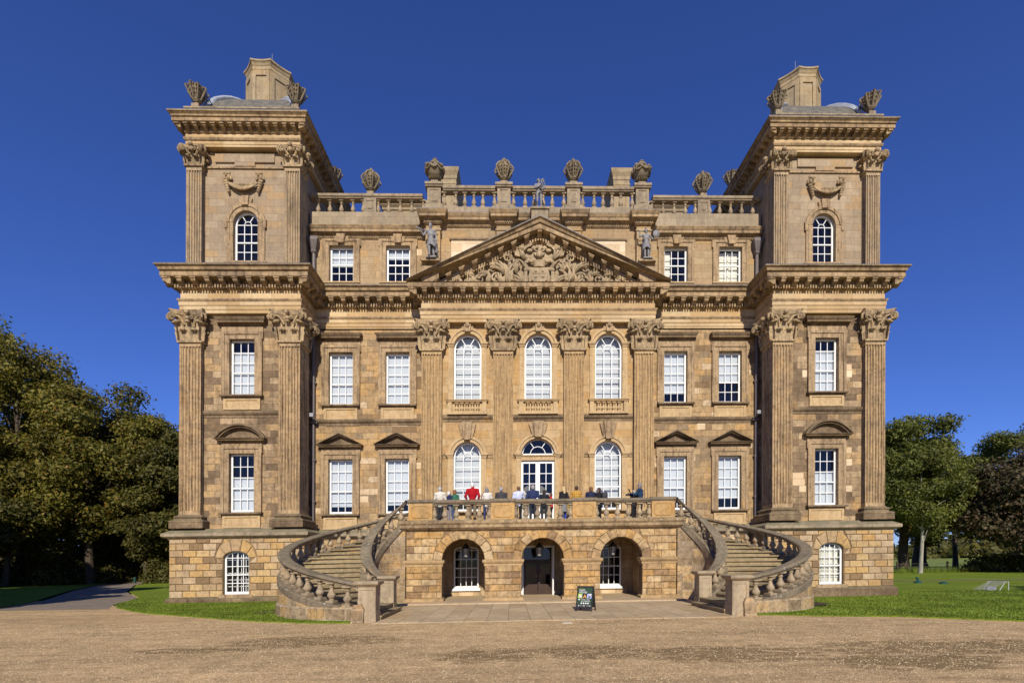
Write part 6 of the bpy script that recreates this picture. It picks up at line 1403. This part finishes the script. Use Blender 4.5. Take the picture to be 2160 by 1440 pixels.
def gravelmat():
    s = NT('gravel'); P = s.pos(); v = s.n('ShaderNodeTexVoronoi'); v.inputs['Scale'].default_value = 46; s.l(P, v.inputs['Vector'])
    v2 = s.n('ShaderNodeTexVoronoi'); v2.inputs['Scale'].default_value = 19; s.l(P, v2.inputs['Vector'])
    sp = s.n('ShaderNodeSeparateColor'); s.l(v.outputs['Color'], sp.inputs[0]); sp2 = s.n('ShaderNodeSeparateColor'); s.l(v2.outputs['Color'], sp2.inputs[0])
    c = s.ramp(sp.outputs[0], [(0,(.42,.285,.115)), (.35,(.68,.485,.215)), (.65,(.80,.58,.275)), (.85,(.88,.68,.37)), (1,(.52,.36,.155))])
    c = s.mix(.35, c, s.ramp(sp2.outputs[1], [(0,(.52,.37,.165)), (1,(.84,.62,.31))]))
    big = s.noise(s.mapping(P, (.5,1.3,1)), .45, 5, .6); mid = s.noise(P, 2.3, 5, .65); fine = s.noise(P, 14, 4, .7)
    c = s.mix(1.0, c, s.ramp(big, [(.3,.80), (.7,1.15)]), 'MULTIPLY'); c = s.mix(1.0, c, s.ramp(mid, [(.3,.74), (.7,1.18)]), 'MULTIPLY'); c = s.mix(1.0, c, s.ramp(fine, [(.3,.72), (.7,1.22)]), 'MULTIPLY')
    c = s.mix(1.0, c, s.ramp(s.noise(s.mapping(P, (.22,2.4,1), rot=(0,0,R(4))), 1.3, 5, .65), [(.32,.78), (.68,1.14)]), 'MULTIPLY')
    c = s.mix(1.0, c, (.80,.765,.83,1), 'MULTIPLY')
    # damp and worn patches where cars turn
    spx = s.n('ShaderNodeSeparateXYZ'); s.l(P, spx.inputs[0])
    def patch(cx, cy, rx, ry):
        u = s.math('DIVIDE', s.math('SUBTRACT', spx.outputs[0], cx), rx); w = s.math('DIVIDE', s.math('SUBTRACT', spx.outputs[1], cy), ry)
        d = s.math('ADD', s.math('MULTIPLY', u, u), s.math('MULTIPLY', w, w)); return s.math('SUBTRACT', 1.0, d, True)
    m = patch(-5.6,-11.35,2.2,.9)
    for q in ((-1.7,-13.35,1.1,.75), (.2,-13.2,1.4,.8), (2.6,-13.6,2.0,.9), (6.5,-13.4,3.0,1.0), (5.2,-14.5,1.8,.8), (-7.5,-12.2,1.6,.4)): m = s.math('MAXIMUM', m, patch(*q))
    n = s.noise(s.mapping(P, (1,2.0,1)), 2.2, 7, .75)
    m = s.ramp(s.math('MULTIPLY', s.math('POWER', m, .6), s.ramp(n, [(.38,0), (.62,1)])), [(.14,0), (.42,1)])
    c = s.mix(s.math('MULTIPLY', m, .75), c, (.165,.11,.05,1))
    ms = s.ramp(s.noise(s.mapping(P, loc=(5,3,0)), .8, 6, .7), [(.62,0), (.72,1)]); c = s.mix(s.math('MULTIPLY', ms, .35), c, (.30,.25,.09,1))
    s.bsdf(c, .95, s.math('ADD', v.outputs['Distance'], s.math('MULTIPLY', fine, .7)), .5, .02, spec=.1); return s.m
GRAV = gravelmat()
def pavemat():
    s = NT('paving_slabs'); P = s.pos(); br = s.n('ShaderNodeTexBrick'); br.offset = .35; br.inputs['Scale'].default_value = 1; br.inputs['Brick Width'].default_value = 1.35; br.inputs['Row Height'].default_value = .62; br.inputs['Mortar Size'].default_value = .012; br.inputs['Mortar Smooth'].default_value = .2
    br.inputs['Color1'].default_value = (0,0,0,1); br.inputs['Color2'].default_value = (1,1,1,1); s.l(s.mapping(P, rot=(0,0,R(90)), loc=(0,.1,0)), br.inputs['Vector'])
    c = s.ramp(br.outputs[0], [(0,(.42,.32,.205)), (.4,(.48,.375,.25)), (.75,(.53,.415,.27)), (1,(.45,.33,.195))]); c = s.mix(s.math('MULTIPLY', br.outputs[1], .6), c, (.20,.155,.10,1))
    f = s.noise(P, 3, 6, .65); g = s.noise(P, 30, 4, .7); c = s.mix(1.0, c, s.ramp(f, [(.3,.78), (.7,1.15)]), 'MULTIPLY'); c = s.mix(1.0, c, s.ramp(g, [(.3,.82), (.7,1.14)]), 'MULTIPLY')
    c = s.mix(1.0, c, (1.0,.98,.90,1), 'MULTIPLY')
    s.bsdf(c, .85, s.math('ADD', s.math('SUBTRACT', 1.0, br.outputs[1]), s.math('MULTIPLY', g, .3)), .5, .02, spec=.15); return s.m
def earthmat(name, a, b):
    s = NT(name); P = s.pos(); c = s.ramp(s.noise(P, 1.6, 6, .7), [(.3,a), (.7,b)]); s.bsdf(s.mix(1.0, c, s.ramp(s.noise(P, 30, 3, .7), [(.3,.6), (.7,1.35)]), 'MULTIPLY'), .95, s.noise(P, 18, 4), .8, .04, spec=.1); return s.m
def poly(name, pts, z, mat, kind='structure', jig=0, edge=0.0):
    """flat sheet; jig adds a ragged edge between the given corners; edge adds a small vertical lip"""
    P = []
    for i, p in enumerate(pts):
        q = pts[(i+1) % len(pts)]; L = math.hypot(q[0]-p[0], q[1]-p[1]); n = max(1, int(L/.16)) if jig and L < 30 else 1
        for k in range(n): u = k/n; a = rng.uniform(-jig, jig) if k else 0; P.append((p[0] + (q[0]-p[0])*u + a*(q[1]-p[1])/max(L,1e-6), p[1] + (q[1]-p[1])*u - a*(q[0]-p[0])/max(L,1e-6)))
    bm = bmesh.new(); vs = [bm.verts.new((x, y, z)) for x, y in P]; f = bm.faces.new(vs)
    if edge:
        low = [bm.verts.new((x, y, z-edge)) for x, y in P]
        for i in range(len(vs)): j = (i+1) % len(vs); bm.faces.new((vs[i], low[i], low[j], vs[j]))
    bmesh.ops.triangulate(bm, faces=[f]); bmesh.ops.recalc_face_normals(bm, faces=bm.faces); me = bpy.data.meshes.new(name); bm.to_mesh(me); bm.free(); o = link(name, me, mat); o['kind'] = kind; return o
mb = MB(); mb.face((-2500,-2500,-.34), (2500,-2500,-.34), (2500,2500,-.34), (-2500,2500,-.34)); o = mb.build('ground', FIELD); o['kind'] = 'structure'
poly('gravel_forecourt', [(-95,-95), (95,-95), (95,-36), (30,-16.6), (20,-13.6), (11.2,-10.2), (9.2,-8.9), (7.25,-8.3), (5.9,-7.6), (5.3,-7.2), (-5.3,-7.2), (-6.5,-7.6), (-9.5,-6.9), (-14.4,-4.2), (-17.0,-2.0), (-18.7,-.35), (-20.5,3.5), (-24,8), (-26,-2), (-95,-8)], 0.0, GRAV)
poly('woodland_track', [(-17.2,-2.4), (-18.7,-.35), (-20.5,3.5), (-26.5,10.5), (-34,21), (-39,30), (-45,40), (-49,40), (-42.5,28), (-38,22), (-32,12.8), (-24.0,1.9), (-22.0,-2.2)], .006, earthmat('track_gravel', (.20,.16,.12), (.31,.25,.185)))
poly('verge', [(-22.3,-2.0), (-24.3,1.9), (-32.3,12.9), (-38.3,22.2), (-41,28), (-95,28), (-95,-9), (-30,-5)], .03, LAWN, jig=.05)
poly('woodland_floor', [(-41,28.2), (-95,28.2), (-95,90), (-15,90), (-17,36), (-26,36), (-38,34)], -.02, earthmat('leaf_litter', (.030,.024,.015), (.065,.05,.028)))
poly('lawn', [(-5.6,-8.42), (-7.0,-8.22), (-8.45,-7.72), (-9.5,-7.2), (-14.4,-4.4), (-17.1,-2.1), (-18.6,-.3), (-20.4,3.5), (-26.3,10.5), (-33.8,21), (-38,31), (-36,36), (-15,36), (-15,3), (-9.5,1.4), (-5.5,1.4)], .035, LAWN, jig=.035, edge=.05)
# right lawn falls gently away towards the house corner
def yb(x): 
    K = [(5.5,-8.0), (5.9,-8.2), (6.44,-8.4), (7.25,-8.72), (9.2,-9.2), (11.2,-10.5), (20,-13.5), (30,-16.5), (95,-36)]
    for (a, b), (c, d) in zip(K, K[1:]):
        if x <= c: return b + (d-b)*(x-a)/(c-a)
    return K[-1][1]
xs = np.concatenate([np.arange(5.5,16,.12), np.arange(16,40,.6), np.arange(40,96,3)]); us = np.concatenate([[0,.0], np.linspace(.02,9,16), np.linspace(10,60,12)])
def zl(x, y): d = max(0, min(1, (y - yb(x))/8.5)); return .035 - .225*d*d*(3 - 2*d)
V = []; 
for x in xs:
    j = rng.uniform(-.035,.035)
    for k, u in enumerate(us): y = min(yb(x) + j + u, 26); V.append((x, y, zl(x, y) - (.05 if k == 0 else 0)))
n = len(us); F = [(i*n+k, (i+1)*n+k, (i+1)*n+k+1, i*n+k+1) for i in range(len(xs)-1) for k in range(n-1)]
mb = MB(); mb.v = V; mb.f = F; o = mb.build('lawn', LAWN); o['kind'] = 'structure'
poly('field_path', [(16,11.2), (30,10.2), (60,8.8), (60,9.5), (30,11.0), (16,11.7)], -.17, earthmat('path_earth', (.20,.15,.10), (.30,.23,.16)), jig=.1)
poly('flower_bed', [(-9.55,-5.9), (-10.1,-5.2), (-9.9,-4.2), (-9.2,-3.6), (-9.0,-5.5)], .042, earthmat('bare_soil', (.05,.038,.026), (.09,.068,.045)), jig=.05)
poly('flower_bed', [(9.2,-5.9), (10.0,-5.3), (9.9,-4.6), (9.0,-4.2)], .0, bpy.data.materials['bare_soil'], jig=.05)
poly('pavement', [(-5.10,-8.55), (5.15,-8.55), (5.25,-7.4), (5.9,-5.2), (5.9,-2.4), (-5.9,-2.4), (-5.9,-5.2), (-5.25,-7.4)], .02, pavemat(), edge=.02)
# grass blades
def blades(name, pts, zf, hh, label):
    n = len(pts); a = nrg.random(n)*6.28; h = hh*(.5 + nrg.random(n)); w = .012 + .012*nrg.random(n); L = nrg.normal(size=(n,2))*.02; z = np.array([zf(x, y) for x, y in pts])
    d = np.stack([np.cos(a), np.sin(a)], 1)*w[:,None]; B0 = np.column_stack([pts - d, z]); B1 = np.column_stack([pts + d, z]); T = np.column_stack([pts + L, z + h]); V = np.stack([B0, B1, T], 1).reshape(-1,3)
    o = mesh_np(name, V, np.arange(n*3).reshape(n,3), leafmat(name + '_blades', [(.11,.17,.014), (.17,.24,.024), (.24,.27,.05)], .3)); o['kind'] = 'stuff'; o['label'] = label; return o
def inside(poly_, P):
    x, y = P[:,0], P[:,1]; c = np.zeros(len(P), bool); j = len(poly_) - 1
    for i in range(len(poly_)):
        xi, yi = poly_[i]; xj, yj = poly_[j]; c ^= ((yi > y) != (yj > y)) & (x < (xj-xi)*(y-yi)/((yj-yi) + 1e-12) + xi); j = i
    return c
P = np.column_stack([nrg.uniform(-21,-5.4,70000), nrg.uniform(-8.6,4,70000)]); LPoly = [(-5.6,-8.45), (-7.0,-8.25), (-8.45,-7.75), (-9.5,-7.23), (-14.4,-4.4), (-17.1,-2.1), (-18.6,-.3), (-20.4,3.5), (-16.6,4), (-16.6,-.4), (-10.4,-.4), (-9.6,-3.6), (-9.3,-5.2), (-8.2,-6.95), (-6.8,-7.8), (-5.6,-8.1)]
P = P[inside(LPoly, P)]; blades('lawn_grass', P, lambda x, y: .03, .035, 'short mown grass of the left lawn')
P = np.column_stack([nrg.uniform(5.6,27,90000), nrg.uniform(-13,2,90000)]); k = np.array([y > yb(x) and not (x < 16.7 and y > -.45) and ((x-5.54)/3.98)**2 + ((y+3.69)/4.34)**2 > 1 for x, y in P]); blades('lawn_grass', P[k], zl, .035, 'short mown grass of the right lawn')
P = np.column_stack([nrg.uniform(28,62,9000), nrg.normal(25.9,.5,9000)]); blades('rough_grass', P, lambda x, y: -.3, .55, 'tall rough grass along the field fence')
# loose stones on the gravel
n = 70000; P = np.column_stack([nrg.uniform(-17,15,n), nrg.uniform(-15.6,-7.5,n)]); GP = [(-17,-16), (15,-16), (15,-12.2), (11.2,-10.8), (7.9,-9.5), (5.8,-8.6), (-5.8,-8.6), (-9.5,-7.4), (-14.4,-4.7), (-17,-2.6)]
P = P[inside(GP, P)]; n = len(P); r_ = .005 + .013*nrg.random(n)**2; base = np.array([[1,0,0],[-.5,.87,0],[-.5,-.87,0],[.1,.1,.75]]); a = nrg.random(n)*6.28; ca, sa = np.cos(a), np.sin(a)
V = np.stack([np.column_stack([P[:,0] + r_*(b[0]*ca - b[1]*sa), P[:,1] + r_*(b[0]*sa + b[1]*ca), .001 + r_*b[2]]) for b in base], 1).reshape(-1,3); i4 = np.arange(n)[:,None]*4
F = np.concatenate([i4 + np.array([[0,1,3]]), i4 + np.array([[1,2,3]]), i4 + np.array([[2,0,3]])]); pm = NT('loose_stones'); g_ = pm.n('ShaderNodeNewGeometry'); pm.bsdf(pm.ramp(g_.outputs['Random Per Island'], [(0,(.34,.24,.11)), (.5,(.60,.45,.24)), (1,(.76,.60,.37))]), .9, spec=.1)
o = mesh_np('loose_gravel', V, F, pm.m); o['kind'] = 'stuff'; o['label'] = 'loose pebbles lying on the gravel forecourt'
# distant wood beyond the field
C = np.column_stack([nrg.uniform(60,330,16000), nrg.normal(185,9,16000), np.abs(nrg.normal(0,1,16000))*4.2]); C[:,2] *= .8 + .4*np.sin(C[:,0]*.07); V, F = leaf_cards(C, 2.2, np.tile([0,-.5,.6], (16000,1))); o = mesh_np('distant_wood', V, F, LM['dark']); o['kind'] = 'stuff'; o['label'] = 'far line of dark woodland beyond the field'

# ------------------------------------------------------------------ the house leans very slightly: shear everything by x += k z
KS = .0193152
for me in list(bpy.data.meshes):
    if me.users == 0: continue
    n = len(me.vertices); a = np.empty(n*3, np.float32); me.vertices.foreach_get('co', a); a = a.reshape(-1,3); a[:,0] += KS*a[:,2]; me.vertices.foreach_set('co', a.ravel()); me.update()
for ob in bpy.data.objects: ob.location.x += KS*ob.location.z

# ------------------------------------------------------------------ light, sky, camera
SUN_EL, SUN_AZ = R(32), R(1.5)          # sun behind the camera, slightly to the right
sd = Vector((math.sin(SUN_AZ)*math.cos(SUN_EL), -math.cos(SUN_AZ)*math.cos(SUN_EL), math.sin(SUN_EL)))
L = bpy.data.lights.new('sun', 'SUN'); L.energy = 4.9; L.angle = R(.53); L.color = (1.0,.925,.80); so = bpy.data.objects.new('sun', L); COL.objects.link(so)
so.rotation_euler = (-sd).to_track_quat('-Z', 'Y').to_euler()
w = bpy.data.worlds.new('World'); scene.world = w; w.use_nodes = True; nt = w.node_tree
sky = nt.nodes.new('ShaderNodeTexSky'); sky.sky_type = 'NISHITA'; sky.sun_disc = False; sky.sun_elevation = SUN_EL; sky.sun_rotation = math.pi - SUN_AZ
sky.altitude = 0; sky.air_density = 1.0; sky.dust_density = .0; sky.ozone_density = 6.0
tint = nt.nodes.new('ShaderNodeMix'); tint.data_type = 'RGBA'; tint.blend_type = 'MULTIPLY'; tint.inputs[0].default_value = 1; tint.inputs[7].default_value = (.66,.81,1.46,1); nt.links.new(sky.outputs[0], tint.inputs[6])
bg = nt.nodes['Background']; bg.inputs[1].default_value = .085; nt.links.new(tint.outputs[2], bg.inputs[0])
cam = bpy.data.cameras.new('camera'); co = bpy.data.objects.new('camera', cam); COL.objects.link(co); scene.camera = co
cam.sensor_width = 36; cam.lens = 17.0; cam.shift_x = -26.1326/2160; cam.shift_y = 460/2160; cam.clip_end = 5000; cam.clip_start = .1
co.matrix_world = Matrix.Translation((-1.2561,-22,1.70)) @ Matrix.Rotation(-R(1.63112), 4, 'Z') @ Matrix.Rotation(R(90), 4, 'X') @ Matrix.Rotation(R(-.877105), 4, 'Z')
scene.view_settings.view_transform = 'Standard'; scene.view_settings.look = 'None'; scene.view_settings.exposure = 0; scene.view_settings.gamma = 1
scene.render.engine = 'CYCLES'; scene.cycles.max_bounces = 6; scene.cycles.transparent_max_bounces = 12; scene.cycles.diffuse_bounces = 2
